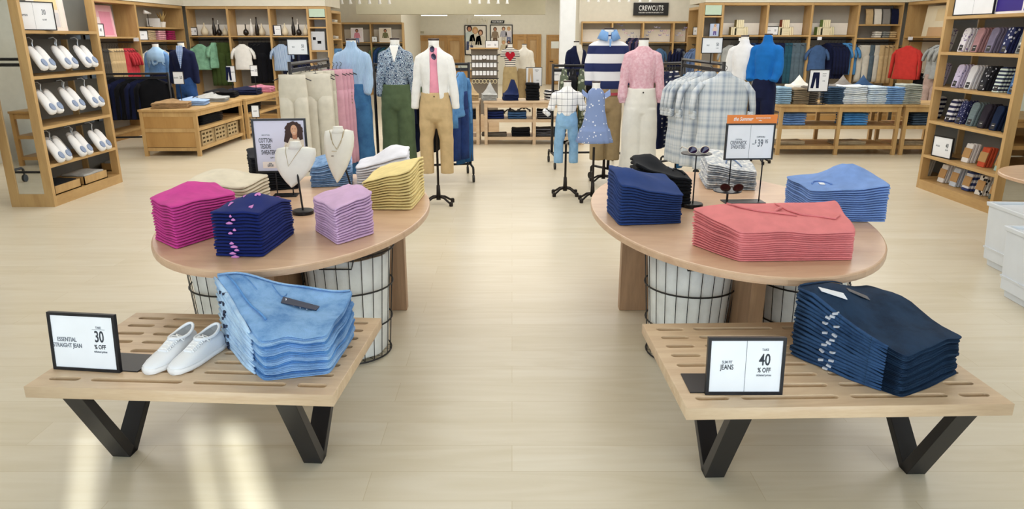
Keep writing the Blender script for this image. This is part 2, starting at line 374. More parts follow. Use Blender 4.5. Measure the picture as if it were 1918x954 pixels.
# back wall: wooden doors
def door(nm, x0, x1, y, px, top, panels, glass=False, knob=None):
    a, b = At(x0, top, y), At(x1, top, y)
    mb = MB().bb(a.x, b.x, y-.06, y, 0, a.z)
    o = struct(nm, mb, DOORW)
    w_ = (b.x-a.x)/panels
    for i in range(panels):
        f = MB(); xx = a.x+i*w_
        for c in ((xx+.01, xx+.1, 0, a.z), (xx+w_-.1, xx+w_-.01, 0, a.z), (xx+.1, xx+w_-.1, a.z-.12, a.z-.01), (xx+.1, xx+w_-.1, .75, .88), (xx+.1, xx+w_-.1, .02, .14)):
            f.bb(c[0], c[1], y-.085, y-.06, c[2], c[3])
        f.build('door_frame', OAKD, o)
    if glass: MB().bb(a.x+.1, b.x-.1, y-.07, y-.05, a.z-.4, a.z-.16).build('door_glass', plain('eef2ee', .2), o)
    if knob:
        k = At(*knob, y-.1); MB().tube([(k.x, y-.06, k.z), (k.x, y-.12, k.z), (k.x+.12, y-.12, k.z)], .015).build('door_handle', BLACK, o)
    struct('trim_'+nm[-1]+'0', MB().bb(a.x-.07, a.x, y-.08, y, 0, a.z+.07).bb(b.x, b.x+.07, y-.08, y, 0, a.z+.07).bb(a.x, b.x, y-.08, y, a.z, a.z+.07), OAKD)
door('door_1', 781, 866, YB, 0, 70, 3); door('door_2', 964, 1010, YB, 0, 68, 2)
door('door_3', 1027, 1052, YB, 0, 69, 1, True, (1030, 115)); door('door_4', 757, 768, YB, 0, 70, 1)
# framed pictures on the back wall
def person_print(par, x, z, s, hair, skin, top_, bottom, y=-.02, pose=0):
    """a printed figure: flat shapes on the poster sheet"""
    def pl(name, pts, m, dy): MB().prism([(x+a*s, z+b*s) for a, b in pts], 0, .0012, Matrix(((1, 0, 0, 0), (0, 0, -1, y-dy), (0, 1, 0, 0), (0, 0, 0, 1)))).build(name, m, par)
    el = lambda cx, cy, rx, ry, n=14: [(cx+rx*math.cos(i*2*math.pi/n), cy+ry*math.sin(i*2*math.pi/n)) for i in range(n)]
    if bottom: pl('printed_trousers', [(-.17, -.45), (-.2, -1), (-.06, -1), (0, -.6), (.07, -1), (.2, -1), (.17, -.45)], bottom, 0)
    pl('printed_top', [(-.1, 0), (-.24, -.07), (-.32, -.5), (-.22, -.52), (-.18, -.3), (-.18, -.52), (.18, -.52), (.18, -.3), (.22, -.52), (.32, -.5), (.24, -.07), (.1, 0)], top_, .0014)
    pl('printed_hair', el(0, .17, .15, .17), hair, .0028); pl('printed_face', el(0, .14, .085, .115), skin, .0042)
SKIN, SKIN2 = plain('d9a887', .6), plain('b98062', .6); HAIRD, HAIRB, HAIRL = plain('3b2420', .7), plain('5c3d2a', .7), plain('c09a62', .7)
def picture(px0, px1, py0, py1, Y, label, figs, frame=.03, sheet='ece6dc', group=None):
    a, b = At(px0, py0, Y), At(px1, py1, Y); w_, h_ = b.x-a.x, a.z-b.z
    t = thing('framed_poster', label, 'poster', ((a.x+b.x)/2, Y, (a.z+b.z)/2), 0, group)
    f = MB()
    for c in ((-w_/2, -w_/2+frame, -h_/2, h_/2), (w_/2-frame, w_/2, -h_/2, h_/2), (-w_/2+frame, w_/2-frame, h_/2-frame, h_/2), (-w_/2+frame, w_/2-frame, -h_/2, -h_/2+frame)): f.bb(c[0], c[1], -.04, 0, c[2], c[3])
    f.build('frame', BLACK, t); MB().bb(-w_/2+frame, w_/2-frame, -.018, -.002, -h_/2+frame, h_/2-frame).build('sheet', plain(sheet, .6), t)
    for g in figs: person_print(t, g[0]*w_, g[1]*h_, g[2]*h_, *g[3:])
    return t
KN = plain('d6cfbd', .7)
picture(870, 912, 47, 103, YB-.01, 'black framed poster of people in cream knitwear on the back wall, left one', [(-.28, .28, .62, HAIRD, SKIN2, plain('c9d6d4'), plain('3c4468')), (.22, .15, .6, HAIRB, SKIN, KN, None), (-.02, .2, .72, HAIRL, SKIN, KN, None)], group='framed posters on the back wall')
picture(918, 960, 46, 103, YB-.01, 'black framed poster of a seated man and a couple, right one on the back wall', [(-.28, .28, .42, HAIRB, SKIN2, plain('8a7660'), plain('6b5138')), (.1, .3, .4, HAIRB, SKIN, plain('a9a8b5'), plain('c3bcae')), (.33, .3, .4, HAIRL, SKIN, plain('d7d2da'), plain('6d7596')), (.1, -.15, .4, HAIRL, SKIN, plain('cdbfa0'), plain('b9b1a4')), (.33, -.15, .4, HAIRD, SKIN2, plain('8c7c77'), plain('6c6471'))], group='framed posters on the back wall')
a = At(895, 40, YB-.03); t = thing('wall_sign', 'shop name lettering with a black oblong tag on the back wall', 'sign', (a.x, YB-.01, a.z))
text('J.CREW', t, (0, -.01, 0), .26, plain('e2dcc6', .6), sx=.8, gap=1.15, depth=.01)
b = At(932, 41, YB-.03); MB().prism([(-.25, -.05), (.23, -.05), (.25, .05), (-.23, .05)], 0, .02, Matrix(((1, 0, 0, b.x-a.x), (0, 0, -1, 0), (0, 1, 0, b.z-a.z), (0, 0, 0, 1)))).build('name_tag', BLACK, t)
text('FACTORY', t, (b.x-a.x, -.025, b.z-a.z), .085, WHITE, sx=.95, gap=1.1, depth=.001)
a = At(779, 60, YB-.03); t = tag(text('fitting rooms', None, (a.x, YB-.015, a.z), .14, plain('b5ab8b', .6), depth=.004, name='wall_lettering', sx=.8), 'small pale lettering on the beige back wall above the fitting room doors', 'sign')
# the black department sign
a, b = At(1187, 5, 22.38), At(1251, 29, 22.38); t = thing('wall_sign', 'black CREWCUTS sign board high on the wall above the kids shelving', 'sign', ((a.x+b.x)/2, 22.4, (a.z+b.z)/2))
MB().bb((a.x-b.x)/2, (b.x-a.x)/2, -.05, 0, (b.z-a.z)/2, (a.z-b.z)/2).build('board', BLK2, t)
text('CREWCUTS', t, (0, -.052, .02), .2, WHITE, sx=.62, gap=1.15, depth=.001); text('MORE GREAT CLOTHES FOR KIDS SIZES 2 TO 14', t, (0, -.052, -.1), .045, WHITE, sx=.75, depth=.001)
# track lights under the ceiling at the back
def track(y, pxs, py, nm):
    z = At(900, py, y).z
    t0 = thing('lighting_track', 'white ceiling track with a row of spotlights, '+nm, 'light', (0, y, 0)); xs_ = [At(p, py, y).x for p in pxs]
    MB().bb(min(xs_)-.3, max(xs_)+.3, -.02, .02, z+.3, z+.34).build('rail', WHITE, t0)
    s = MB()
    for x in (min(xs_), max(xs_)): MB().tube([(x, 0, z+.34), (x, 0, 3.3)], .006).build('hanger_rod', WHITE, t0)
    for i, x in enumerate(xs_):
        o = thing('track_spotlight', f'small white spotlight head, {ORW[i]} from the left on '+nm, 'spotlight', (x, y, z), 0, 'spotlights on '+nm)
        MB().lathe([(.018, .07), (.026, .06), (.03, 0), (.042, -.03), (.04, -.034), (.03, -.02)], n=14, M=Matrix.Rotation(.25, 4, 'X')).build('head', WHITE, o, smooth=True)
        MB().tube([(0, 0, .06), (0, 0, .3)], .012).build('stem', WHITE, o); MB().lathe([(.03, -.022), (.03, -.019)], n=14, M=Matrix.Rotation(.25, 4, 'X')).build('lens', plain('fffdf0', .5, 0, 6), o)
track(16.6, (588, 597, 620, 640, 656, 673, 692, 711, 729), 4, 'the left track'); track(19, (880, 898, 915, 933, 950), 4, 'the centre track')
track(20.5, (1102, 1121, 1140, 1160, 1178, 1199, 1218), 1, 'the right track')
# ============================================================= furniture
def bench(cx, cy, rz, D, label):
    t = thing('slatted_bench', label, 'bench', (cx, cy, 0), R(rz))
    Wd, T, Z = 1.125, .045, .45
    cu = bpy.data.curves.new('slats', 'CURVE'); cu.dimensions = '2D'; cu.fill_mode = 'BOTH'; cu.extrude = T/2-.002; cu.bevel_depth = .002; cu.bevel_resolution = 1
    def spl(pts):
        s = cu.splines.new('POLY'); s.points.add(len(pts)-1); s.use_cyclic_u = True
        for p, q in zip(s.points, pts): p.co = (q[0], q[1], 0, 1)
    spl([(-Wd/2, 0), (Wd/2, 0), (Wd/2, D), (-Wd/2, D)])
    for r_ in range(8):
        y = .068+r_*.0895*(D-.05)/.71
        for a, b in ((.045, .165), (.205, .55), (.59, .935), (.975, 1.085)):
            a -= Wd/2; b -= Wd/2; h = .016
            spl([(a+h+h*math.cos(q), y+h*math.sin(q)) for q in [R(90+22.5*i) for i in range(9)]]+[(b-h+h*math.cos(q), y+h*math.sin(q)) for q in [R(-90+22.5*i) for i in range(9)]])
    me = curve_mesh(cu, 'slatted_top'); me.materials.clear(); me.materials.append(PALE)
    o = bpy.data.objects.new('slatted_top', me); COL.objects.link(o); o.parent = t; o.location = (0, 0, Z-T/2)
    u = MB()
    for x in (-Wd/2+.185, 0.0, Wd/2-.185): u.bb(x-.035, x+.035, .04, D-.04, Z-T-.012, Z-T)
    u.build('cross_rail', PALE, t)
    for sx in (-1, 1):
        m = MB(); x = sx*.4+(-.03 if cx < 0 else .045); w_, th = .038, .021
        yv = .285
        for y0 in (.06, D-.07):
            m.loft([[(x-w_, yv-th*1.3, 0), (x+w_, yv-th*1.3, 0), (x+w_, yv+th*1.3, 0), (x-w_, yv+th*1.3, 0)], [(x-w_, y0-th, Z-T-.012), (x+w_, y0-th, Z-T-.012), (x+w_, y0+th, Z-T-.012), (x-w_, y0+th, Z-T-.012)]])
        m.build('leg', BLACK, t, bevel=.002)
    return t
bench(-1.19, 2.29, -3.4, .72, 'pale oak slatted bench with black V legs carrying light blue jeans and white sneakers'); bench(1.155, 2.18, 1.6, .745, 'pale oak slatted bench with black V legs carrying dark blue jeans')
# oval display tables
def oval_table(cx, cy, rx, ry, label):
    t = thing('oval_table', label, 'table', (cx, cy, 0)); n = 72
    P = lambda k, z: [(rx*k*math.cos(i*2*math.pi/n), ry*k*math.sin(i*2*math.pi/n), z) for i in range(n)]
    MB().loft([P(.985, .682), P(.998, .686), P(1, .695), P(1, .712), P(.996, .718), P(.99, .72)]).build('tabletop', TABLEW, t)
    y0 = 4.22-cy
    MB().bb(-.5, .5, y0, y0+.07, 0, .682).bb(-.035, .035, 3.22-cy, 5.0-cy, 0, .6819).build('base_panel', PANEL, t, bevel=.003)
    return t
oval_table(-1.163, 3.934, .69, 1.11, 'oval light oak table on the left with pastel and magenta folded sweaters'); oval_table(1.177, 3.94, .722, 1.21, 'oval light oak table on the right with coral and blue folded sweaters')
# wire baskets with white liners
def basket(x, y, label):
    t = thing('wire_basket', label, 'basket', (x, y, 0), 0, 'wire baskets under the oval tables'); h, rb, rt = .6, .205, .245
    rr = lambda z: rb+(rt-rb)*z/h
    w_ = MB(); n = 24
    for i in range(n):
        a = 2*math.pi*i/n; c, s = math.cos(a), math.sin(a)
        w_.tube([(.03*c, .03*s, .012), (rr(0)*c, rr(0)*s, .012), (rr(h)*c, rr(h)*s, h)], .0022, 5)
    w_.build('wires', BLK2, t)
    for z, r_ in ((.012, .0045), (.2, .0045), (.4, .0045), (h, .005)): MB().tube(arc((0, 0), rr(z)+.004, 0, 2*math.pi*35/36, 35, z), r_, 6, True).build('hoop', BLK2, t)
    MB().tube([(-.09, -rt*.93, h), (-.08, -rt*1.02, h-.05), (.08, -rt*1.02, h-.05), (.09, -rt*.93, h)], .004, 6).build('handle', BLK2, t)
    pr = []; n = 48
    for z, k in ((.02, .9), (.03, .93), (.2, .95), (.4, .955), (.575, .95), (.575, .9), (.1, .88)):
        pr.append([((rr(z)*k-.004+.004*math.sin(9*i*2*math.pi/n+z*9))*math.cos(i*2*math.pi/n), (rr(z)*k-.004+.004*math.sin(9*i*2*math.pi/n+z*9))*math.sin(i*2*math.pi/n), z) for i in range(n)])
    MB().loft(pr).build('liner', LINER, t, smooth=True)
basket(-.875, 3.62, 'black wire basket with white liner under the left table, on its right side'); basket(-1.47, 3.62, 'black wire basket with white liner under the left table, on its left side')
basket(.945, 3.6, 'black wire basket with white liner under the right table, on its left side'); basket(1.57, 3.66, 'black wire basket with white liner under the right table, on its right side')
# ------------------------------------------------------------- sign holders
def sign(name, label, loc, rz, w_, h_, tilt=.0, base='plate', texts=(), fr=.011, sheet=PAPER, group=None, divider=True, cat='sign', z0=0, posts=None):
    t = thing(name, label, cat, loc, rz, group)
    T = Matrix.Translation((0, 0, z0)) @ Matrix.Rotation(-tilt, 4, 'X')
    def put(o): o.matrix_basis = T @ o.matrix_basis; return o
    f = MB()
    for c in ((-w_/2, -w_/2+fr, 0, h_), (w_/2-fr, w_/2, 0, h_), (-w_/2+fr, w_/2-fr, h_-fr, h_), (-w_/2+fr, w_/2-fr, 0, fr)): f.bb(c[0], c[1], -.012, .004, c[2], c[3])
    put(f.build('frame', BLACK, t)); put(MB().bb(-w_/2+fr*.9, w_/2-fr*.9, -.008, .0035, fr*.9, h_-fr*.9).build('sheet', sheet, t))
    if divider: put(MB().bb(-.0008, .0008, -.0086, -.0079, fr, h_-fr).build('rule_line', INKL, t))
    for s, x, z, sz, m, sx in texts: put(text(s, t, (x, -.0085, z), sz, m, sx=sx))
    if base == 'plate': MB().bb(-w_/2, w_/2, 0, .13, 0, .004).build('base_plate', BLACK, t)
    if base == 'plate_left': MB().bb(-w_/2-.05, w_/2-.05, 0.004, .15, 0, .004).build('base_plate', BLACK, t)
    if base == 'plate_right': MB().bb(-w_/2+.12, w_/2+.06, 0.004, .15, 0, .004).build('base_plate', BLACK, t)
    if posts:
        for x in posts: MB().tube([(x, .008, 0), (x, .008, z0+.03)], .004, 6).build('post', BLACK, t)
        MB().box(0, .01, .003, max(posts)-min(posts)+.05, .1, .006).build('base_plate', BLACK, t)
    return t
sign('sign_holder', 'black framed tabletop sign reading ESSENTIAL STRAIGHT JEAN 30 % OFF on the left bench', (-1.595, 2.455, .45), R(-7), .27, .225, .08, 'plate_right',
     [('ESSENTIAL', -.067, .12, .023, INKL, .72), ('STRAIGHT JEAN', -.067, .097, .023, INKL, .72), ('30', .065, .135, .062, INK, .62), ('% OFF', .065, .096, .024, INK, .7), ('ticketed prices', .065, .078, .011, INKL, .8), ('TAKE', .065, .172, .011, INKL, .8), ('_________', .065, .17, .014, INKL, .8)], divider=False)
sign('sign_holder', 'black framed tabletop sign reading SLIM FIT JEANS 40 % OFF on the right bench', (.812, 2.268, .45), R(0), .27, .21, .08, 'plate_left',
     [('SLIM FIT', -.065, .12, .014, INKL, .72), ('JEANS', -.065, .101, .026, INK, .66), ('40', .065, .127, .06, INK, .66), ('% OFF', .065, .09, .024, INK, .7), ('ticketed prices', .065, .072, .011, INKL, .8), ('TAKE', .065, .165, .012, INKL, .8)])
# ------------------------------------------------------------- sneakers
SOLE = plain('f4f4f5', .5); LEATH = plain('eef0f4', .45); LACE = plain('ffffff', .8)
def shoe(loc, rz, label):
    t = thing('sneaker', label, 'shoe', loc, rz, 'pair of white sneakers')
    # toe at -y, length .28
    L = .27; st = [(-.135, .012, .012, .03), (-.125, .03, .026, .036), (-.09, .043, .034, .045), (-.05, .047, .04, .056), (0, .043, .045, .07), (.045, .037, .045, .08), (.09, .035, .042, .075), (.12, .03, .038, .08), (.134, .016, .03, .07)]
    so = []; up = []
    for y, w_, z0_, z1 in st:
        so.append([(w_*1.06*math.cos(a), y*1.03, .013+.013*(1 if math.sin(a) > 0 else -1)*abs(math.sin(a))**.3) for a in [i*math.pi/10 for i in range(20)]])
        up.append([(w_*math.copysign(abs(math.cos(a))**.75, math.cos(a)), y, .024+(z1-.024)*max(0, math.sin(a))**.85) for a in [i*math.pi/12 for i in range(13)]])
    MB().loft(so).build('sole', SOLE, t, smooth=True)
    MB().loft(up, True, False).build('upper', LEATH, t, smooth=True)
    ring = [(.031*math.cos(a), .062+.06*math.sin(a), .083+.01*math.sin(a)*math.sin(a)+(.012 if math.sin(a) > 0 else -.006)*abs(math.sin(a))) for a in [i*2*math.pi/24 for i in range(24)]]
    MB().tube(ring, .006, 8, True).build('collar', LEATH, t, smooth=True)
    MB().add([(x*.95, y, z-.004) for x, y, z in ring], [tuple(range(24))]).build('insole', plain('8d9298', .9), t)
    tg = [(.018*math.cos(a), -.05+.06*0+y, z) for a, y, z in ((0, 0, .062), (math.pi, 0, .062), (math.pi, .07, .088), (0, .07, .088))]
    MB().add(tg+[(x, y, z-.008) for x, y, z in tg], [(0, 1, 2, 3), (7, 6, 5, 4), (0, 3, 7, 4), (1, 0, 4, 5), (2, 1, 5, 6), (3, 2, 6, 7)]).build('tongue', LEATH, t)
    l = MB()
    for i in range(5):
        y = -.045+i*.017; z = .062+i*.0055
        l.tube([(-.024, y, z-.006), (-.01, y+.004, z+.004), (.024, y+.012, z-.002)], .0028, 6).tube([(.024, y, z-.006), (.01, y+.004, z+.005), (-.024, y+.012, z-.002)], .0028, 6)
    l.tube([(0, .035, .092), (.02, .02, .09), (.035, .03, .07), (.03, .045, .078), (0, .035, .092)], .0022, 6)
    l.build('laces', LACE, t, smooth=True)
shoe((-1.317, 2.545, .4505), R(-15), 'white canvas lace-up sneaker on the left bench, the one nearer the sign'); shoe((-1.215, 2.54, .4505), R(-18), 'white canvas lace-up sneaker on the left bench, the one touching the jeans')
# ============================================================= folded clothes on the oval tables
LT, RT = 'left oval table', 'right oval table'
def V2(px, py, h=.72): v = G(px, py, h); return (v.x, v.y)
def quad(N_, A, B, la=None, lb=None):
    """footprint from near, left and right corners seen in the photo; arms cut to la, lb"""
    n, a, b = Vector(N_), Vector(A), Vector(B)
    va, vb = a-n, b-n
    if la: va = va.normalized()*la
    if lb: vb = vb.normalized()*lb
    return [n, n+vb, n+va+vb, n+va]
Q = .72
MAG = cloth('d0479b', .07, 300, .3); NAVYH = cloth('1b2a70', .06, 300, .3); LIL = cloth('d6b4d9', .06, 300, .3)
YEL = cloth('efdb9a', .06, 300, .3); CRM = cloth('e3dac5', .05, 300, .3); WHT = cloth('e4e5ee', .05, 300, .3)
BLKC = cloth('1d1f24', .1, 300, .3); NVY = cloth('2a427c', .06, 300, .3); PERI = cloth('7fa0dc', .07, 300, .3); CORAL = cloth('e48789', .05, 300, .2)
HEART = cloth('d58cd0', .05, 300, .2); LBLU = [cloth(c, .2, 220, .3, c2) for c, c2 in (('8fb0d8', '6488b4'), ('a9c3e3', '7d9fcc'), ('7f9cc4', '54779f'))]
GREYS = [cloth(c, .2, 220, .3, c2) for c, c2 in (('d8dade', '8a94a2'), ('c3c6ca', '6f7a8a'), ('e3e3e0', '9aa4b2'))]
LABEL = plain('e9eaee', .6)
def neckline(sf, par, c, r, dirv=1, m=None, lab=None, axis='v', a0=.05, a1=.95):
    """rib of a folded neckline lying on the top garment, with its size label"""
    pts = []
    for i in range(13):
        a = math.pi*(a0+(a1-a0)*i/12)
        u, v = c[0]+r[0]*math.cos(a), c[1]+dirv*r[1]*math.sin(a)
        pts.append(sf(u, v, .003))
    MB().tube(pts, .0045, 6).build('neckline', m, par, smooth=True)
    if lab: patch(sf, 'size_label', LABEL, par, [(c[0]-lab[0], c[1]), (c[0]+lab[0], c[1]), (c[0]+lab[0], c[1]+dirv*lab[1]), (c[0]-lab[0], c[1]+dirv*lab[1])], .004)
def unloc(o, par):
    o.parent = par; o.location = -par.location
def top_parts(top, fn):
    """build children in world space, then hand them to the top garment"""
    before = set(bpy.data.objects); fn()
    for o in set(bpy.data.objects)-before: unloc(o, top)
SW = 'folded_sweater'
# left table
st_, sf = stack(SW, 'magenta pink folded sweater', LT, 'sweater', 'magenta sweaters on the left table', quad(V2(331, 468), V2(298, 452), V2(455, 428), .26, .40), [.205, .19, .2, .205], 15, [MAG], hump=((.2, .5, .045, .7),), seed=1)
st_, sf = stack(SW, 'navy folded sweater with pink hearts', LT, 'sweater', 'navy heart sweaters on the left table', quad(V2(493, 483), V2(405, 481), V2(562, 430), .225, .42), [.205, .17, .18, .205], 14, [NAVYH], hump=((0, -.1, .055, .75),), seed=2)
hs = [(0, .25), (.3, .55), (.62, .42), (.66, .1), (.3, -.3), (0, -.75), (-.3, -.3), (-.66, .1), (-.62, .42), (-.3, .55)]
top = st_[-1]
def f():
    for (u, v, r, a) in ((-.55, .45, .11, .3), (-.1, -.35, .13, 2), (.45, .1, .12, 1.0), (.1, .7, .1, 0), (-.7, -.5, .1, 1.4), (.75, -.55, .09, .4), (.65, .7, .1, 2.2), (-.2, .15, .07, 1)):
        r *= 1.45; patch(sf, 'heart_motif', HEART, None, [(u+r*(x*math.cos(a)-y*math.sin(a)), v+.8*r*(x*math.sin(a)+y*math.cos(a))) for x, y in hs], .0025)
top_parts(top, f)
# the motif shows on the folded edges of the heart sweaters too
for i, o in enumerate(st_[:-1]):
    if i in (0, 1, 2, 3, 4, 7, 8, 10, 11, 12):
        q = quad(V2(493, 483), V2(405, 481), V2(562, 430), .225, .42)
        n, l = q[0], q[3]; k = .54+.05*math.sin(i*2.1); x = n.x+(l.x-n.x)*k; y = n.y+(l.y-n.y)*k-.0125; zz = Q+.0145*(i+.5)*(1.05)
        w = (.020, .016, .012, .018, .011, 0, 0, .011, .008, 0, .016, .01, .006)[i]
        if w:
            m = MB(); m.lathe([(.0005, 0), (w*.75, .0006), (w, .004), (w*.6, .0085), (.001, .012)], n=12, sy=.35); unloc(m.build('heart_motif', HEART, loc=None), o); o.children[-1].location = Vector((x, y, zz-.007))-o.location+Vector((0, 0, -Q+Q))
st_, sf = stack(SW, 'lilac folded sweater', LT, 'sweater', 'lilac sweaters on the left table', quad(V2(632, 460), V2(580, 425), V2(707, 437), .33, .25), [.175, .215, .2, .17], 14, [LIL], hump=((.6, 0, .02, .6),), seed=3)
st_, sf = stack(SW, 'pale yellow folded sweater', LT, 'sweater', 'yellow sweaters on the left table', rect((-.69, 4.15, 0), .28, .46, R(-3)), [.15, .225, .24, .17], 13, [YEL], hump=((.5, -.1, .03, .7),), seed=4)
st_, sf = stack(SW, 'white folded sweater', LT, 'sweater', 'white sweaters on the left table', rect((-.86, 4.78, 0), .34, .34, R(6)), [.12, .2, .2, .12], 8, [WHT], hump=((.3, 0, .07, .7),), seed=5)
st_, sf = stack('folded_shirt', 'light blue cotton folded shirt', LT, 'shirt', 'light blue shirts on the left table', rect((-1.2, 4.72, 0), .26, .3, R(12)), [.13, .17, .21, .15], 13, LBLU, hump=((-.3, -.2, .03, .6),), seed=6, jit=.005)
st_, sf = stack(SW, 'black folded sweater', LT, 'sweater', 'black sweaters on the left table', rect((-1.55, 4.6, 0), .28, .3, R(24)), [.21, .19, .23, .24], 14, [BLKC], seed=7)
st_, sf = stack(SW, 'cream folded sweater', LT, 'sweater', 'cream sweaters on the left table', rect((-1.62, 4.02, 0), .37, .3, R(-8)), [.15, .15, .165, .175], 9, [CRM], hump=((-.2, .1, .045, .8),), seed=8)
# right table
st_, sf = stack(SW, 'navy blue folded sweater', RT, 'sweater', 'navy sweaters on the right table', quad(V2(1160, 424), V2(1127, 388), V2(1278, 419), .33, .34), [.215, .15, .2, .26], 14, [NVY], hump=((-.4, .1, .04, .6),), seed=9)
st_, sf = stack(SW, 'black folded sweater', RT, 'sweater', 'black sweaters on the right table', [Vector((.71, 4.06, 0)), Vector((1.02, 3.98, 0)), Vector((1.05, 4.34, 0)), Vector((.73, 4.42, 0))], [.24, .155, .15, .22], 9, [BLKC], hump=((-.35, .2, .07, .55),), seed=10, waves=.006)
top_parts(st_[-1], lambda: (neckline(sf, None, (.62, -.35), (.22, .3), 1, BLKC), patch(sf, 'size_label', LABEL, None, [(.3, -.05), (.42, -.1), (.45, .05), (.33, .12)], .005)))
st_, sf = stack('folded_shirt', 'pale grey and blue folded shirt', RT, 'shirt', 'grey shirts on the right table', rect((1.42, 4.68, 0), .31, .42, R(-8)), [.17, .12, .16, .2], 12, GREYS, hump=((-.2, .3, .04, .6),), seed=11, jit=.005)
top_parts(st_[-1], lambda: neckline(sf, None, (.1, -.75), (.32, .5), 1, cloth('7f93b5', .1, 300, .3)))
st_, sf = stack('folded_polo_shirt', 'periwinkle blue folded polo shirt', RT, 'shirt', 'periwinkle polo shirts on the right table', rect((1.77, 3.86, 0), .41, .42, R(-3)), [.165, .2, .2, .16], 15, [PERI], hump=((.35, .35, .085, .55), (-.8, -.2, .01, .4)), seed=12)
top_parts(st_[-1], lambda: neckline(sf, None, (-.55, -.55), (.25, .3), 1, PERI, (.07, .12)))
st_, sf = stack('folded_sweatshirt', 'coral pink folded sweatshirt', RT, 'sweatshirt', 'coral sweatshirts on the right table', [Vector((.975, 2.955, 0)), Vector((1.485, 2.975, 0)), Vector((1.52, 3.29, 0)), Vector((.83, 3.23, 0))], [.135, .135, .2, .175], 14, [CORAL], hump=((-.3, .3, .015, .6),), seed=13, waves=.005, leaves=1, jit=.004)
def f():
    for pts in ([(-.55, .9), (-.42, .55), (-.3, .2), (-.1, .12), (.1, .1), (.25, .0)], [(.1, .8), (.2, .4), (.35, .1), (.6, -.1), (.78, -.25), (.9, .0)], [(-.1, .12), (.0, .3), (.12, .5)]):
        MB().tube([sf(u, v, .004) for u, v in pts], [.004, .008, .009, .008, .006, .004][:len(pts)], 8, flat=.7).build('folded_sleeve_edge', CORAL, None, smooth=True)
top_parts(st_[-1], f)
# ============================================================= jeans on the benches
DEN = [denim('84addb', '5284bf'), denim('5f92cc', '3d6dab'), denim('9abde2', '6b98cd')]
DRK = [denim('1e3550', '12233a'), denim('1b3049', '0f1f34'), denim('243c58', '152840')]
STITCH = plain('b98a4e', .8); BLEACH = plain('b5cde8', .9); TAGC = plain('1d2742', .6)
HB = .4505
def jeans_stack(nm, what, where, group, BQ, TH, n, mats, hump, seed, inside, seamm, side, bandm, pj=5):
    a, sf = stack(nm, what, where, 'jeans', group, BQ, TH, n, mats, hump=hump, seed=seed, leaves=2, jit=.006, base=HB, waves=.007, gapf=.8)
    q = [Vector((p[0], p[1], 0)) for p in BQ]; c = sum(q, Vector())/4
    # waistband ends showing along one side of every pair
    for i, o in enumerate(a):
        k = (i+.5)/n
        e0, e1 = (q[0], q[3]) if side == 'left' else (q[1], q[2])
        h0, h1 = (TH[0], TH[3]) if side == 'left' else (TH[1], TH[2])
        pts = []; m = 7
        su = -1 if side == 'left' else 1
        for j in range(m):
            s = .15+.8*j/(m-1); p = e0.lerp(e1, s); d = (p-c); d.z = 0; p = p+d.normalized()*(.006+.004*math.sin(i*1.7+j))
            v = -1+2*s
            z = (h0*(1-s)+h1*s)*k+sum(am*k**1.15*math.exp(-((su-hu)**2+(v-hv)**2)/(ra*ra)) for hu, hv, am, ra in hump)
            pts.append(Vector((p.x, p.y, HB+z+.002*math.sin(j*2.3+i))))
        t = TH[0]/n*.72
        b = MB().tube(pts, [t*.5, t, t*.85, t, t*1.05, t, t*.6], 8); unloc(b.build('waistband', bandm, smooth=True), o)
        l = MB(); p = pts[pj].lerp(pts[pj-1], .5+.4*math.sin(i*2.7)); l.box(p.x-.002, p.y-.004, p.z, .02, .018, TH[0]/n*.75, rz=.6+.3*math.sin(i), rx=.3*math.sin(i*2)); unloc(l.build('leather_patch', inside, None), o)
        for j in (1, 3): p = pts[j]; unloc(MB().box(p.x, p.y, p.z, .012, .01, TH[0]/n*.95, rz=.5).build('belt_loop', seamm, None), o)
    return a, sf
BQL = [Vector((-.93, 2.42, 0)), Vector((-.665, 2.43, 0)), Vector((-.69, 2.84, 0)), Vector((-1.22, 2.80, 0))]
a, sf = jeans_stack('folded_jeans', 'light blue washed folded jeans', 'left bench', 'light blue jeans on the left bench', [(-.905, 2.36), (-.675, 2.42), (-.66, 2.80), (-1.2, 2.74)], [.165, .165, .2, .27], 13, DEN, ((-.75, .75, .03, .5), (.2, .3, -.02, .8)), 21, TAGC, BLEACH, 'left', denim('b3cfec', '86add9'))
def f():
    patch(sf, 'size_strip', TAGC, None, [(-.12, .28), (.5, .18), (.54, .38), (-.06, .5)], .003)
    for i in range(5):
        u, v = .0+i*.115, .37-i*.02; patch(sf, 'size_mark', LABEL, None, [(u-.03, v-.07), (u-.012, v-.07), (u-.01, v+.07), (u-.028, v+.07)], .0045); patch(sf, 'size_mark', LABEL, None, [(u, v-.03), (u+.03, v-.035), (u+.03, v+.035), (u, v+.035)], .0045)
    MB().tube([sf(-.97+1.94*i/14, .93, .004) for i in range(15)], .006, 6, flat=.6).build('waistband', DEN[2], None, smooth=True)
    MB().tube([sf(-.62+.03*i, .9-.07*i, .001) for i in range(6)], .0014, 5).build('pocket_seam', DEN[1], None)
    MB().tube([sf(-.86+.02*i, .85-.09*i, .004) for i in range(16)], .005, 6, flat=.6).build('side_seam', DEN[1], None, smooth=True)
    MB().tube([sf(-.2+.03*i, .85-.35*math.sin(i*.35), .002) for i in range(8)], .0016, 5).build('pocket_seam', DEN[1], None)
top_parts(a[-1], f)
a, sf = jeans_stack('folded_jeans', 'dark indigo folded jeans', 'right bench', 'dark indigo jeans on the right bench', [(1.345, 2.235), (1.66, 2.43), (1.52, 2.86), (1.09, 2.60)], [.16, .15, .2, .27], 16, DRK, ((-.6, .7, .05, .55), (.75, .3, .03, .5)), 22, plain('c3c9d4', .7), DRK[2], 'left', denim('2f4c72', '1c3352'), 4)
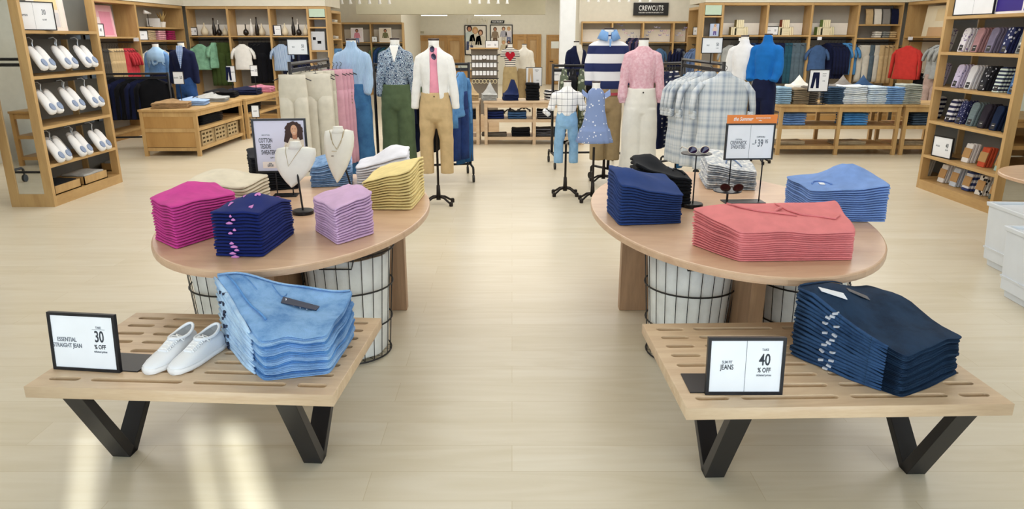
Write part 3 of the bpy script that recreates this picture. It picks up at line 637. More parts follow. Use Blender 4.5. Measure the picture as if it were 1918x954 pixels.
def f():
    patch(sf, 'size_label', plain('6d6a6c', .7), None, [(-.3, .5), (.05, .3), (.12, .42), (-.2, .62)], .003); patch(sf, 'price_tag', LABEL, None, [(-.85, .62), (-.6, .3), (-.55, .42), (-.8, .72)], .006)
    MB().tube([sf(-.95+.1*i, .95-.06*math.sin(i*.5), .003) for i in range(12)], .005, 6, flat=.6).build('waistband', DRK[2], None, smooth=True)
top_parts(a[-1], f)
# ============================================================= jewellery busts, sunglasses, poster holder
def bust(n0, tip, sh, Y, label, base, chain, pend=None):
    """white necklace bust on a black pole; outline as photographed, real size and depth"""
    nt_, tp = At(*n0, Y), At(*tip, Y); s0, s1 = At(*sh[0], Y), At(*sh[1], Y)
    b = base; t = thing('necklace_bust', label, 'jewellery bust', (b[0], b[1], .72), 0, 'white necklace busts on the left table')
    O = Vector((b[0], b[1], .72))
    cx = nt_.x; zt = (s0.z+s1.z)/2; wl, wr = cx-s0.x, s1.x-cx; Ht = zt-tp.z
    out = []
    for u, k in ((0, 1.0), (.12, 1.07), (.3, 1.05), (.5, .9), (.7, .64), (.86, .36), (.96, .14), (1, .03)): out.append((u, k))
    rings = []
    tilt = .22
    for d, sc in ((-.006, .97), (0, 1), (.006, .97)):
        pass
    def P(x, z, d):   # front leans back at the top
        zz = zt-z; return Vector((x, Y-.0+(-.0)+ (Ht-z)*tilt*0.9+d, zz))-O
    m = MB(); nn = 9
    rr = []
    for u, k in [(-.02, .55)]+out:
        z = max(u, 0)*Ht; xc = cx+(tp.x-cx)*max(u, 0)
        L_, R_ = xc-wl*k, xc+wr*k
        f_ = [P(L_+(R_-L_)*j/nn, z-(0.01 if u < 0 else 0), -.028*math.sin(math.pi*j/nn)*(1-max(u, 0)*.5)) for j in range(nn+1)]
        bk = [P(R_-(R_-L_)*j/nn, z-(0.01 if u < 0 else 0), .012-.028*math.sin(math.pi*j/nn)*(1-max(u, 0)*.5)) for j in range(nn+1)]
        rr.append(f_+bk)
    m.loft(rr).build('bust_front', MUSLIN, t, smooth=True)
    nk = nt_-O+Vector((0, Ht*tilt*.8, 0)); r_ = .028
    MB().lathe([(r_*1.5, -.035), (r_*1.15, -.015), (r_, .0), (r_*1.02, .004)], c=tuple(nk), n=20, sy=.8).build('bust_neck', MUSLIN, t, smooth=True)
    MB().tube([(0, 0, .01), (nk.x*.3, .0, (tp.z-O.z)), (nk.x*.9, nk.y*.6, tp.z-O.z+Ht*.5)], .0055, 8).build('pole', BLACK, t)
    MB().lathe([(.055, 0), (.058, .004), (.058, .018), (.054, .022), (.004, .022)], n=28).build('base_disc', BLACK, t)
    def onf(px, py):
        q = At(px, py, Y); u = (zt-q.z)
        k = max(0, min(1, (q.x-(cx-wl))/(wl+wr))); return Vector((q.x, Y+(Ht-u)*tilt*.9-.028*math.sin(math.pi*k)*(1-u/Ht*.5)-.004, q.z))-O
    c_ = thing('necklace', ('fine gold chain necklace with a V drop' if not pend else 'layered fine chain necklace with a small round pendant')+' worn by the '+label[:label.index(' bust')]+' bust', 'necklace', O)
    for ch in chain: MB().tube([onf(*q) for q in ch], .0012, 5).build('chain', plain('c6b489', .3, 1), c_)
    if pend: q = onf(*pend); MB().lathe([(.001, -.003), (.008, -.002), (.008, .002), (.001, .003)], c=tuple(q), n=14, sy=.3).build('pendant', plain('8a7f70', .3, 1), c_); p2 = onf(pend[0]+3, pend[1]-9); MB().box(p2.x, p2.y, p2.z, .03, .003, .003, 0).build('bar_charm', plain('c6b489', .3, 1), c_)
    return t
bust((549, 268), (547, 351), ((514, 281), (586, 281)), 3.86, 'lower white bust on a black pole beside the lilac sweaters', (-1.15, 3.84), [[(534, 272), (533, 285), (540, 312), (553, 292), (566, 273)]])
bust((629, 240), (632, 342), ((604, 250), (657, 247)), 4.2, 'taller white bust on a black pole in front of the light blue shirts', (-.97, 4.28), [[(614, 246), (618, 262), (629, 281), (640, 258), (643, 243)], [(617, 250), (621, 270), (631, 281), (637, 268), (641, 246)]], (622, 293))
def glasses(loc, rz, label, frame, lens, group=None, rx=0):
    t = thing('sunglasses', label, 'sunglasses', loc, rz)
    t.rotation_euler.x = rx
    for s in (-1, 1):
        e = [(s*.034+.027*math.cos(a), -.002*abs(math.cos(a)), .024+.021*math.sin(a)+.003*math.cos(a)*s) for a in [i*math.pi/10 for i in range(20)]]
        MB().tube(e, .0022, 6, True).build('rim', frame, t, smooth=True); MB().add(e+[(x, y+.0015, z) for x, y, z in e], [tuple(range(20)), tuple(range(39, 19, -1))]).build('lens', lens, t)
        MB().tube([(s*.062, 0, .032), (s*.066, .01, .032), (s*.066, .09, .03), (s*.062, .13, .012)], .0022, 6).build('temple_arm', frame, t, smooth=True)
    MB().tube([(-.009, 0, .028), (0, -.002, .032), (.009, 0, .028)], .002, 6).build('bridge', frame, t)
LENS = plain('241a3c', .08, .2); LENSB = plain('2a1412', .1, .1)
def tray(x, y, z, label, rt=.062):
    t = thing('display_pedestal', label, 'display stand', (x, y, .72), 0, 'round pedestals for sunglasses')
    MB().lathe([(.055, 0), (.058, .004), (.058, .02), (.054, .024), (.004, .024)], n=28).build('base_disc', BLACK, t)
    MB().tube([(0, 0, .02), (0, 0, z-.72-.004)], .004, 8).build('pole', BLACK, t)
    MB().lathe([(rt, z-.724), (rt+.001, z-.722), (rt, z-.719), (.002, z-.719)], n=32).build('tray', plain('3c3c42', .35, .4), t)
p = G(1297, 388, .72); z1 = At(1292, 287, p.y).z; tray(p.x, p.y, z1, 'taller black pedestal stand between black and grey stacks on the right table', .085)
glasses((p.x-.0, p.y-.04, z1), R(4), 'white and gold rimmed sunglasses on the taller black pedestal', plain('e8dcc8', .3, .3), LENS)
p = G(1352, 398, .72); z2 = At(1367, 357, p.y).z; tray(p.x+.02, p.y+.0, z2, 'shorter black pedestal stand behind the coral sweatshirts', .075)
glasses((p.x+.03, p.y-.04, z2), R(-6), 'dark brown sunglasses on the shorter black pedestal', plain('33201a', .3), LENSB)
# orange topped sign
p = At(1402, 381, 4.12); z0_ = At(1402, 299, 4.12).z-.72; h_ = At(1402, 231, 4.12).z-.72-z0_; w_ = At(1449, 250, 4.12).x-At(1356, 250, 4.12).x
t = sign('sign_holder', 'tall black framed sign with orange topper reading CREWNECK SWEATERS 39.95 on the right table', (At(1400, 300, 4.12).x, 4.12, .72), R(3), w_, h_, .0, None,
     [('COTTON', -w_*.23, h_*.56, .012, INKL, .7), ('CREWNECK', -w_*.23, h_*.47, .03, INKL, .58), ('SWEATERS', -w_*.23, h_*.355, .03, INKL, .58), ('COMPARABLE', w_*.22, h_*.63, .011, INKL, .7), ('39', w_*.22, h_*.45, .06, INKL, .55), ('$', w_*.12, h_*.5, .03, INKL, .6), ('95', w_*.345, h_*.5, .03, INKL, .6), ('now', w_*.08, h_*.44, .012, INKL, .7)], fr=.009, z0=z0_, posts=(-w_*.33, w_*.33))
MB().bb(-w_/2, w_/2+.005, -.01, -.004, z0_+h_, z0_+h_+.048).build('orange_topper', plain('ef8a3c', .6), t)
text('the Summer', t, (-w_*.18, -.0105, z0_+h_+.025), .03, WHITE, sx=.75, shear=.3); text('BUY MORE SAVE MORE', t, (w_*.23, -.0105, z0_+h_+.03), .009, WHITE, sx=.9); text('today', t, (w_*.17, -.0105, z0_+h_+.017), .009, WHITE, sx=.9)
# teddie poster
Yp = 4.3; a, b, c = At(467, 222, Yp), At(563, 222, Yp), At(479, 323, Yp); w_ = b.x-a.x+.01; h_ = a.z-c.z; z0_ = c.z-.72
t = sign('poster_holder', 'black framed poster reading COTTON TEDDIE SWEATERS with a curly haired person on the left table', ((a.x+b.x)/2+.02, Yp, .72), R(6), w_, h_, .0, None,
     [('COTTON', -w_*.27, h_*.6, .037, INK, .5), ('TEDDIE', -w_*.28, h_*.49, .037, INK, .5), ('SWEATERS', -w_*.225, h_*.38, .037, INK, .5), ('NEW STYLES', -w_*.26, h_*.7, .009, INKL, .9), ('SOFT + COZY', -w_*.12, h_*.28, .01, INK, .9)], sheet=plain('dcdcf2', .6), divider=False, z0=z0_, posts=(-w_*.15, w_*.15), cat='poster', fr=.012)
zz = lambda k: z0_+h_*k
def flat(name, pts, m, d): return MB().prism([(x*w_, zz(y)) for x, y in pts], 0, .001, Matrix(((1, 0, 0, 0), (0, 0, -1, -.009-d), (0, 1, 0, 0), (0, 0, 0, 1)))).build(name, m, t)
flat('printed_sweater', [(.02, .3), (.1, .62), (.17, .68), (.36, .68), (.44, .6), (.44, .1), (.06, .1), (.0, .24)], plain('eadfcf', .7), 0)
hp = [(.27+.165*(1+.09*math.sin(i*2.6))*math.cos(i*math.pi/14), .79+.155*(1+.07*math.cos(i*3.7))*math.sin(i*math.pi/14)) for i in range(28)]
flat('printed_hair', hp, HAIRD, .0012); flat('printed_hair', [(.07, .58), (.12, .8), (.22, .84), (.2, .66), (.14, .55)], HAIRD, .0014); flat('printed_hair', [(.33, .84), (.43, .78), (.43, .62), (.37, .6), (.33, .7)], HAIRD, .0014)
flat('printed_neck', [(.24, .62), (.32, .62), (.33, .76), (.23, .76)], SKIN2, .0022)
flat('printed_face', [(.275+.062*math.cos(i*math.pi/9), .79+.095*math.sin(i*math.pi/9)) for i in range(18)], SKIN, .0034)
flat('printed_smile', [(.25, .75), (.275, .74), (.3, .75), (.275, .732)], WHITE, .0046)
for x in (.25, .3): flat('printed_eye', [(x-.012, .81), (x, .818), (x+.012, .81), (x, .803)], HAIRD, .0046)
flat('price_card', [(-.36, .09), (-.08, .09), (-.08, .21), (-.36, .21)], plain('f7e9e2', .6), 0)
text('FROM', t, (-.22*w_, -.0115, zz(.175)), .01, INKL); text('$39.50', t, (-.22*w_, -.0115, zz(.135)), .02, INKL)
# ============================================================= mannequins and what they wear
def lerp(a, b, t): return a+(b-a)*t
def prof_rings(rows, n=36, wr=.006, seed=0, dz=.02, fold=None):
    """rows (z, rx, ry, cx, cy); smooth rings between them with soft vertical and diagonal creases"""
    rings = []; zs = []
    for i in range(len(rows)-1):
        a, b = rows[i], rows[i+1]; k = max(1, int(abs(a[0]-b[0])/dz))
        for j in range(k): zs.append([lerp(a[q], b[q], j/k) for q in range(5)])
    zs.append(list(rows[-1]))
    for z, rx, ry, cx, cy in zs:
        r = []
        for j in range(n):
            t = 2*math.pi*j/n; c, s = math.cos(t), math.sin(t)
            w = wr*(noise.noise(Vector((c*2.2+seed, s*2.2, z*5)))*1.4+.5*noise.noise(Vector((c*6+seed, s*6, z*14))))
            if fold: w += fold*math.sin(t*11+seed)*(.4+.6*abs(math.sin(z*3)))
            r.append((cx+(rx+w)*math.copysign(abs(c)**.9, c), cy+(ry+w)*math.copysign(abs(s)**.9, s), z))
        rings.append(r)
    return rings
def R5(rows): return [tuple(r)+(0,)*(5-len(r)) for r in rows]
def torso(Zc, s=1.0, hem=.62, w=1.0, loose=1.0, d=1.0, seed=0, collar=0, wr=.006, vneck=False, hemw=1.0, sl=None, slr=(.05, .055, .05, .045, .04), n=36):
    """jumper, jacket or blouse hung from a neck at height Zc; sl = sleeve path (dx, dy, dz below Zc) for the right side or None"""
    m = MB(); k = s*.9; w *= .84; SX = .86
    rows = [(Zc-.075*k+collar, .052*k, .052*k), (Zc-.1*k, .066*k, .06*k), (Zc-.125*k, .11*k*w, .07*k), (Zc-.15*k, .155*k*w, .082*k), (Zc-.19*k, .178*k*w, .095*k*d), (Zc-.27*k, .178*k*w*loose, .115*k*d), (Zc-.36*k, .17*k*w*loose, .115*k*d),
            (Zc-.48*k, .152*k*w*loose, .105*k*d), (Zc-hem*k+.04, .158*k*w*loose*hemw, .11*k*d), (Zc-hem*k, .15*k*w*loose*hemw, .105*k*d)]
    m.loft(prof_rings(R5(rows), n, wr, seed))
    if sl:
        for sg in (-1, 1):
            pts = [(sg*x*k*SX*(1 if w > .7 else w/.7), y*k, Zc-z*k) for x, y, z in sl]
            fine = []; rr = []
            for i in range(len(pts)-1):
                for j in range(4):
                    t = j/4; fine.append(Vector(pts[i]).lerp(Vector(pts[i+1]), t)); rr.append(k*(lerp(slr[i], slr[i+1], t)+.004*math.sin(9*i+5*j+seed)))
            fine.append(Vector(pts[-1])); rr.append(k*slr[len(pts)-1])
            m.tube(fine, rr, 16)
    return m
SL_LONG = [(.11, 0, .185), (.185, .0, .21), (.215, .005, .36), (.235, -.005, .5), (.245, -.02, .66), (.245, -.03, .7)]
SL_SHORT = [(.11, 0, .185), (.185, .0, .2), (.225, .0, .3), (.235, 0, .33)]
SL_ROLL = [(.11, 0, .185), (.185, .0, .21), (.225, .005, .34), (.235, -.01, .43), (.235, -.02, .46)]
def trousers(Zw, Zb, s=1.0, hip=.165, thigh=.086, knee=.075, cuff=.08, gap=.014, seed=3, wr=.004, depth=1.0, spread=0):
    Zw += .055; m = MB(); L = Zw-Zb; zc = Zw-.27*s
    m.loft(prof_rings(R5([(Zw, hip*.84, hip*.62*depth), (Zw-.035*s, hip*.86, hip*.64*depth), (Zw-.15*s, hip, hip*.7*depth), (zc+.02, hip*1.0, hip*.66*depth), (zc-.02*s, hip*.9, hip*.5*depth)]), 32, wr, seed))
    for sg in (-1, 1):
        c = hip-thigh*.98; sp = spread
        rows = [(zc+.06*s, thigh*.95, thigh*1.1, sg*c), (zc-.05*s, thigh, thigh*1.1, sg*(c+.004)), (Zw-.45*L-.05, knee*1.06, knee*1.05, sg*(c+gap*.5+sp*.3)), (Zw-.58*L, knee, knee, sg*(c+gap+sp*.5)), (Zb+.03, cuff, cuff*.95, sg*(c+gap+sp)), (Zb, cuff, cuff*.95, sg*(c+gap+sp))]
        m.loft(prof_rings(R5(rows), 24, wr, seed+sg, .03))
    return m
def stand(t, zc, s=1.0, kind='claw', dx=0):
    MB().tube([(0, .02, .1), (0, .02, zc-.85*s)], .012 if kind != 'thick' else .016, 10).build('pole', IRON, t)
    b = MB().tube([(0, .02, .05), (0, .02, .2)], [.024, .018], 12)
    b.build('base_hub', IRON, t, smooth=True)
    for a in (35, 145, 215, 325):
        c, q = math.cos(R(a)), math.sin(R(a)); rr = .165*max(.9, s)
        MB().tube([(0, .02, .085), (rr*.45*c, .02+rr*.45*q, .075), (rr*.8*c, .02+rr*.8*q, .04), (rr*c, .02+rr*q, .025)], [.016, .012, .011, .012], 8).lathe([(.018, 0), (.02, .008), (.02, .035), (.015, .045)], c=(rr*c, .02+rr*q, 0), n=12).build('claw_foot', IRON, t, smooth=True)
def mannequin(px, py, Y, label, s=1.0, rz=0, cap=True, capcol=None):
    """placed by the photographed neck cap"""
    p = At(px, py, Y); t = thing('mannequin', label, 'mannequin', (p.x, Y, 0), rz); Zc = p.z
    MB().lathe([(.04*s, -.3*s), (.055*s, -.2*s), (.062*s, -.125*s), (.055*s, -.1*s), (.05*s, -.05*s), (.052*s, -.02*s), (.05*s, -.018*s)], c=(0, 0, Zc), n=24, sy=.85).build('neck', MANN, t, smooth=True)
    if cap: MB().lathe([(.052*s, -.02*s), (.054*s, -.018*s), (.054*s, -.002*s), (.049*s, .0), (.002, .001)], c=(0, 0, Zc), n=24, sy=.85).build('neck_cap', capcol or plain('3c2f2c', .4), t)
    return t, Zc
LB = cloth('8fb6de', .05, 240, .4, None); WJ = cloth('eeeeec', .03, 160, .8); PKS = cloth('d8a6b2', .12, 120, .9, 'e6c4cc'); TEEP = cloth('eea0b6', .06, 300, .2)
JEAN = denim('3f6f9e', '2c5787'); JEANL = denim('8cb6da', '6d9ccb'); OLIVE = cloth('5b6c50', .08, 260, .3); KHAKI = cloth('cfb488', .07, 260, .3); KHAKID = cloth('ab9672', .07, 260, .3); OFFW = cloth('e9e6dd', .03, 260, .3)
NAVYC = cloth('1b2140', .1, 260, .3); BLK3 = cloth('14151a', .1, 260, .3)
MV = .009
# light blue ribbed jumper and wide jeans
RIB = cloth('93b8de', .04, 200, .4)
def rib_mat():
    m, nt, b = nodes('ribbed_knit'); b.inputs['Roughness'].default_value = .9; b.inputs['Base Color'].default_value = lin('a9c8ea'); b.inputs['Sheen Weight'].default_value = .2
    w = N(nt, 'ShaderNodeTexWave', wave_type='BANDS', bands_direction='X'); w.inputs['Scale'].default_value = 26; w.inputs['Distortion'].default_value = .6
    nt.links.new(coords(nt), w.inputs[0]); bump(nt, b, w.outputs[0], .6, .01); return m
t, Z = mannequin(657, 72, 7.9, 'mannequin in a light blue ribbed turtleneck and wide blue jeans')
torso(Z, hem=.6, w=1.03, loose=1.08, seed=1, sl=[(.11, 0, .185), (.185, .0, .21), (.205, .0, .36), (.2, -.02, .5), (.2, -.06, .6), (.19, -.08, .64)], slr=(.048, .062, .064, .068, .06, .035), collar=.045, wr=.008).build('turtleneck', rib_mat(), t, remesh=MV)
p = trousers(Z-.52, .17, hip=.178, thigh=.1, knee=.098, cuff=.118, gap=.004, seed=2).build('jeans', JEAN, t, remesh=MV)
bt = MB()
for i in range(4): bt.lathe([(.001, -.002), (.009, 0), (.001, .003)], n=10, M=Matrix.Translation((.0, -.131, Z-0.550-.035*i)) @ Matrix.Rotation(R(90), 4, 'X')).m = 0
for i in range(4): MB().lathe([(.001, -.003), (.009, 0), (.001, .003)], n=10, M=Matrix.Translation((0, -.134, Z-0.550-.035*i)) @ Matrix.Rotation(R(90), 4, 'X')).build('button', plain('9a8a6a', .3, .8), t)
stand(t, Z)
# floral blouse and olive trousers
t, Z = mannequin(739, 71, 8.2, 'mannequin in a blue floral V-neck blouse and olive wide trousers')
torso(Z, hem=.62, w=1.0, loose=1.06, seed=5, sl=SL_LONG, slr=(.048, .053, .052, .05, .046, .03)).build('blouse', spotted('floral_print', '1f3a5e', 'dbe8f2', 34, kind='noise'), t, remesh=MV)
MB().add([(-.05, -.066, Z-.09), (.05, -.066, Z-.09), (.002, -.124, Z-.26), (-.045, -.05, Z-.075), (.045, -.05, Z-.075)], [(0, 2, 1), (0, 1, 4, 3)]).build('chest', MANN, t)
trousers(Z-.55, .12, hip=.18, thigh=.1, knee=.1, cuff=.125, gap=.002, seed=6).build('trousers', OLIVE, t, remesh=MV); stand(t, Z)
# white jacket, pink tee, khakis
t, Z = mannequin(812, 72, 7.2, 'mannequin in a white collarless jacket, pink tee and khaki trousers')
rows = R5([(Z-.085, .056, .05), (Z-.11, .07, .06), (Z-.14, .1, .07), (Z-.3, .105, .098), (Z-.5, .1, .094), (Z-.54, .1, .09)])
MB().loft(prof_rings(rows, 32, .004, 3)).build('tee', TEEP, t, remesh=.01)
j = torso(Z, hem=.64, w=1.03, loose=1.07, d=1.08, seed=8, sl=[(.11, 0, .185), (.18, .0, .21), (.21, .0, .36), (.235, -.005, .5), (.26, -.02, .72), (.262, -.02, .74)], slr=(.048, .056, .052, .048, .044, .04))
jo = j.build('jacket', WJ, t, remesh=MV)
# the front opening: a wedge cut that shows the tee
wd = MB().prism([(-.038, Z-.05), (.034, Z-.05), (.038, Z-.3), (.048, Z-.5), (.062, Z-.66), (-.058, Z-.66), (-.045, Z-.5), (-.034, Z-.3)], .02, .3, Matrix(((1, 0, 0, 0), (0, 0, -1, 0), (0, 1, 0, 0), (0, 0, 0, 1))))
cut = wd.build('cut', WJ)
def apply_cut(o, c):
    md = o.modifiers.new('cut', 'BOOLEAN'); md.object = c; md.operation = 'DIFFERENCE'; md.solver = 'EXACT'
    dg = bpy.context.evaluated_depsgraph_get(); me = bpy.data.meshes.new_from_object(o.evaluated_get(dg)); o.modifiers.clear(); o.data = me
    bpy.data.objects.remove(c)
cut.location = t.location; apply_cut(jo, cut)
trousers(Z-.56, .33, hip=.163, thigh=.085, knee=.068, cuff=.066, gap=.02, seed=9).build('khakis', KHAKI, t, remesh=MV); stand(t, Z)
MB().lathe([(.001, -.003), (.008, 0), (.001, .003)], n=10, M=Matrix.Translation((0, -.113, Z-0.540)) @ Matrix.Rotation(R(90), 4, 'X')).build('button', plain('5b4a30', .4), t)
p = At(804, 97, 7.03); glasses((p.x, 7.0, p.z-.03), R(0), 'dark sunglasses hooked on the neckline of the pink tee', plain('1b1630', .3), LENS); bpy.data.objects[-1] if False else None
g = [o for o in COL.objects if o.get('label', '').startswith('dark sunglasses hooked')][0]; g.rotation_euler = (0, R(80), R(10)); g.location = (At(806, 100, 7.02).x, 7.02, At(806, 100, 7.02).z)
# rugby shirt
t, Z = mannequin(1141, 52, 8.35, 'mannequin in a navy and white striped rugby shirt and khaki trousers')
RUG = banded('rugby_stripes', 2, .19, [(0, '1e2a5c'), (.47, 'e9eaee')], off=-(Z-.47)/.19)
torso(Z, s=1.12, hem=.66, w=1.12, loose=1.12, d=1.1, seed=11, sl=[(.11, 0, .185), (.19, .0, .22), (.225, .0, .36), (.235, -.01, .5), (.24, -.02, .62)], slr=(.056, .064, .066, .06, .05)).build('rugby_shirt', RUG, t, remesh=.01)
cl = MB()
for r0, r1, z0_, z1_ in ((.062, .075, -.12, -.02), (.075, .11, -.02, -.08), (.11, .12, -.08, -.1)): pass
n = 28; rg = []
for rr_, zz_ in ((.066, -.12), (.074, -.025), (.08, -.02), (.1, -.06), (.125, -.115), (.12, -.118), (.09, -.07), (.07, -.05)):
    rg.append([(rr_*math.cos(a)*1.05, rr_*math.sin(a)*.95-.01, Z+zz_-(.03*max(0, -math.sin(a))**3)) for a in [R(-78)+i*R(336)/n for i in range(n+1)]])
MB().loft(rg, False, False).build('collar', cloth('7ea8dc', .05, 200, .3), t, smooth=True)
MB().add([(-.012, -.13, Z-.12), (.02, -.13, Z-.12), (.006, -.146, Z-.2), (-.006, -.146, Z-.2)], [(0, 1, 2, 3)]).build('placket', cloth('7ea8dc', .05, 200, .3), t)
trousers(Z-.68, .28, hip=.175, thigh=.095, knee=.085, cuff=.085, gap=.008, seed=12).build('khakis', KHAKID, t, remesh=.01); stand(t, Z, 1, 'thick')
MB().loft(prof_rings(R5([(Z-.7, .17, .13), (Z-.73, .172, .13)]), 28, .003, 3)).build('shirt_hem', cloth('b8505a', .05, 300, .2), t)
# pink jumper and off white wide trousers
t, Z = mannequin(1206, 71, 7.6, 'mannequin in a dusty pink knitted jumper and off white wide trousers')
torso(Z, hem=.6, w=1.02, loose=1.05, seed=15, sl=[(.11, 0, .185), (.185, .0, .2), (.22, .0, .36), (.245, -.01, .52), (.255, -.02, .66), (.25, -.02, .72)], slr=(.05, .06, .056, .054, .052, .036), collar=-.01).build('jumper', PKS, t, remesh=MV)
trousers(Z-.55, .17, hip=.172, thigh=.105, knee=.108, cuff=.135, gap=.004, seed=16).build('trousers', OFFW, t, remesh=MV); stand(t, Z)
MB().lathe([(.001, -.004), (.009, 0), (.001, .004)], n=10, M=Matrix.Translation((0, -.132, Z-0.535)) @ Matrix.Rotation(R(90), 4, 'X')).build('button', plain('2c2420', .4), t)
# child in windowpane shirt and jeans
t, Z = mannequin(1063, 151, 7.65, 'child mannequin in a white windowpane check shirt and light jeans', .78)
KP = plaid('windowpane_check', 'f2f2f2', '2a3348', None, .055, .065, .06)
torso(Z, s=.8, hem=.5, w=1.0, loose=1.0, seed=18, sl=[(.11, 0, .185), (.2, .0, .22), (.26, .0, .36), (.275, -.02, .42)], slr=(.048, .062, .056, .05)).build('shirt', KP, t, remesh=.008)
for sg in (-1, 1): MB().tube([(sg*(.2+.01*i), -.012, Z-.31-.012*i) for i in range(4)], [.04, .048, .046, .038], 14).build('rolled_cuff', KP, t, smooth=True)
MB().loft([[(.05*math.cos(a), .045*math.sin(a), Z-.07) for a in [i*math.pi/8 for i in range(16)]], [(.068*math.cos(a), .06*math.sin(a), Z-.1) for a in [i*math.pi/8 for i in range(16)]]], False).build('collar', KP, t, smooth=True)
trousers(Z-.37, .36, s=.62, hip=.118, thigh=.056, knee=.05, cuff=.05, gap=.018, seed=19).build('jeans', JEANL, t, remesh=.008); stand(t, Z, .78)
# child in dotted dress
t, Z = mannequin(1117, 152, 7.35, 'child mannequin in a blue dotted ruffle dress', .78)
DOT = spotted('dotted_cotton', '7f93bf', 'e9ecf5', 26, .2)
n = 40; rows = [(Z-.08, .05, .045), (Z-.11, .085, .055), (Z-.16, .105, .07), (Z-.3, .112, .08), (Z-.34, .115, .085), (Z-.5, .15, .12), (Z-.545, .165, .13), (Z-.55, .18, .145), (Z-.66, .21, .17), (Z-.7, .225, .185), (Z-.705, .22, .18)]
rows = [(Z-(Z-z)*.86, rx*.84, ry*.84) for z, rx, ry in rows]
rr = prof_rings(R5(rows), 66, .003, 4, .02)
rr = [[(x*(1+.05*max(0, (Z-.33-z)/.35)*math.sin(i*2*math.pi/66*13)), y*(1+.05*max(0, (Z-.33-z)/.35)*math.sin(i*2*math.pi/66*13)), z) for i, (x, y, z) in enumerate(r)] for r in rr]
MB().loft(rr).build('dress', DOT, t, smooth=True)
for sg in (-1, 1):
    g_ = []
    for q in range(4):
        g_.append([(sg*(.085+.018*q), -.07+.14*j/12, Z-.12+.012*q-.05*abs(j/6-1)**2+(.008*math.sin(j*2.2) if q > 1 else 0)) for j in range(13)])
    MB().loft(g_, False, False).build('ruffle_sleeve', DOT, t, smooth=True)
stand(t, Z, .78)
# two mannequins by the right wall
t, Z = mannequin(1396, 66, 10.0, 'mannequin in a white shirt and khaki trousers beside the blue sweater mannequin', rz=R(-38))
torso(Z, s=1.08, hem=.62, w=.92, loose=1.12, seed=21, sl=SL_LONG, slr=(.05, .064, .06, .056, .05, .04), collar=.03).build('shirt', cloth('eceef2', .03, 260, .2), t, remesh=.011)
trousers(Z-.6, .35, hip=.165, thigh=.088, knee=.075, cuff=.07, seed=22).build('khakis', KHAKID, t, remesh=.012); stand(t, Z)
t, Z = mannequin(1440, 63, 9.75, 'mannequin in a bright blue quarter zip sweater and navy trousers', rz=R(-45))
torso(Z, s=1.1, hem=.62, w=.9, loose=1.12, seed=24, sl=[(.11, 0, .185), (.185, .0, .21), (.215, -.005, .36), (.22, -.03, .5), (.2, -.08, .6)], slr=(.056, .064, .066, .06, .05), collar=.06).build('sweater', cloth('1f6fc0', .05, 200, .4), t, remesh=.011)
trousers(Z-.62, .25, hip=.17, thigh=.09, knee=.08, cuff=.075, seed=25).build('trousers', NAVYC, t, remesh=.012); stand(t, Z)
# left wall mannequins
t, Z = mannequin(290, 80, 12.3, 'mannequin with light blue sweater draped over a denim shirt by the left wall')
torso(Z, hem=.6, w=1.05, loose=1.1, seed=27, sl=SL_LONG, slr=(.05, .06, .058, .055, .05, .04)).build('shirt', denim('6f98cc', '5580b8'), t, remesh=.014)
torso(Z+.01, hem=.32, w=1.12, loose=1.1, d=1.15, seed=28).build('draped_sweater', cloth('a3c4e6', .05, 220, .3), t, remesh=.014)
trousers(Z-.55, .3, hip=.17, thigh=.09, knee=.08, cuff=.08, seed=29).build('trousers', NAVYC, t, remesh=.015); stand(t, Z)
t, Z = mannequin(338, 78, 12.0, 'mannequin in a navy blazer over a pale shirt and jeans by the left wall')
torso(Z, s=1.04, hem=.68, w=1.08, loose=1.1, seed=30, sl=SL_LONG, slr=(.05, .062, .06, .056, .05, .045)).build('blazer', NAVYC, t, remesh=.014)
MB().add([(-.05, -.065, Z-.06), (.05, -.065, Z-.06), (.06, -.1, Z-.15), (.01, -.14, Z-.42), (-.05, -.1, Z-.15)], [(0, 4, 3, 2, 1)]).build('shirt_front', plaid('blue_check', 'b7c9e6', '6d8cc4', None, .03, .03, .3), t)
trousers(Z-.6, .3, hip=.165, thigh=.085, knee=.07, cuff=.07, seed=31).build('jeans', denim('2c4f86', '1f3b6a'), t, remesh=.015); stand(t, Z)
# boy blazer
t, Z = mannequin(1080, 77, 11.6, 'child mannequin in a navy blazer and khakis by the white column', .85, rz=R(25))
torso(Z, s=.9, hem=.7, w=1.0, loose=1.0, seed=33, sl=SL_LONG, slr=(.048, .058, .055, .05, .045, .04)).build('blazer', NAVYC, t, remesh=.013)
MB().add([(-.04, -.06, Z-.05), (.05, -.06, Z-.05), (.06, -.1, Z-.15), (.02, -.125, Z-.36), (-.04, -.09, Z-.15)], [(0, 4, 3, 2, 1)]).build('shirt_front', cloth('e6e2d8', .05, 200, .2), t)
trousers(Z-.58, .3, s=.8, hip=.14, thigh=.075, knee=.06, cuff=.06, seed=34).build('khakis', KHAKI, t, remesh=.013); stand(t, Z, .85)
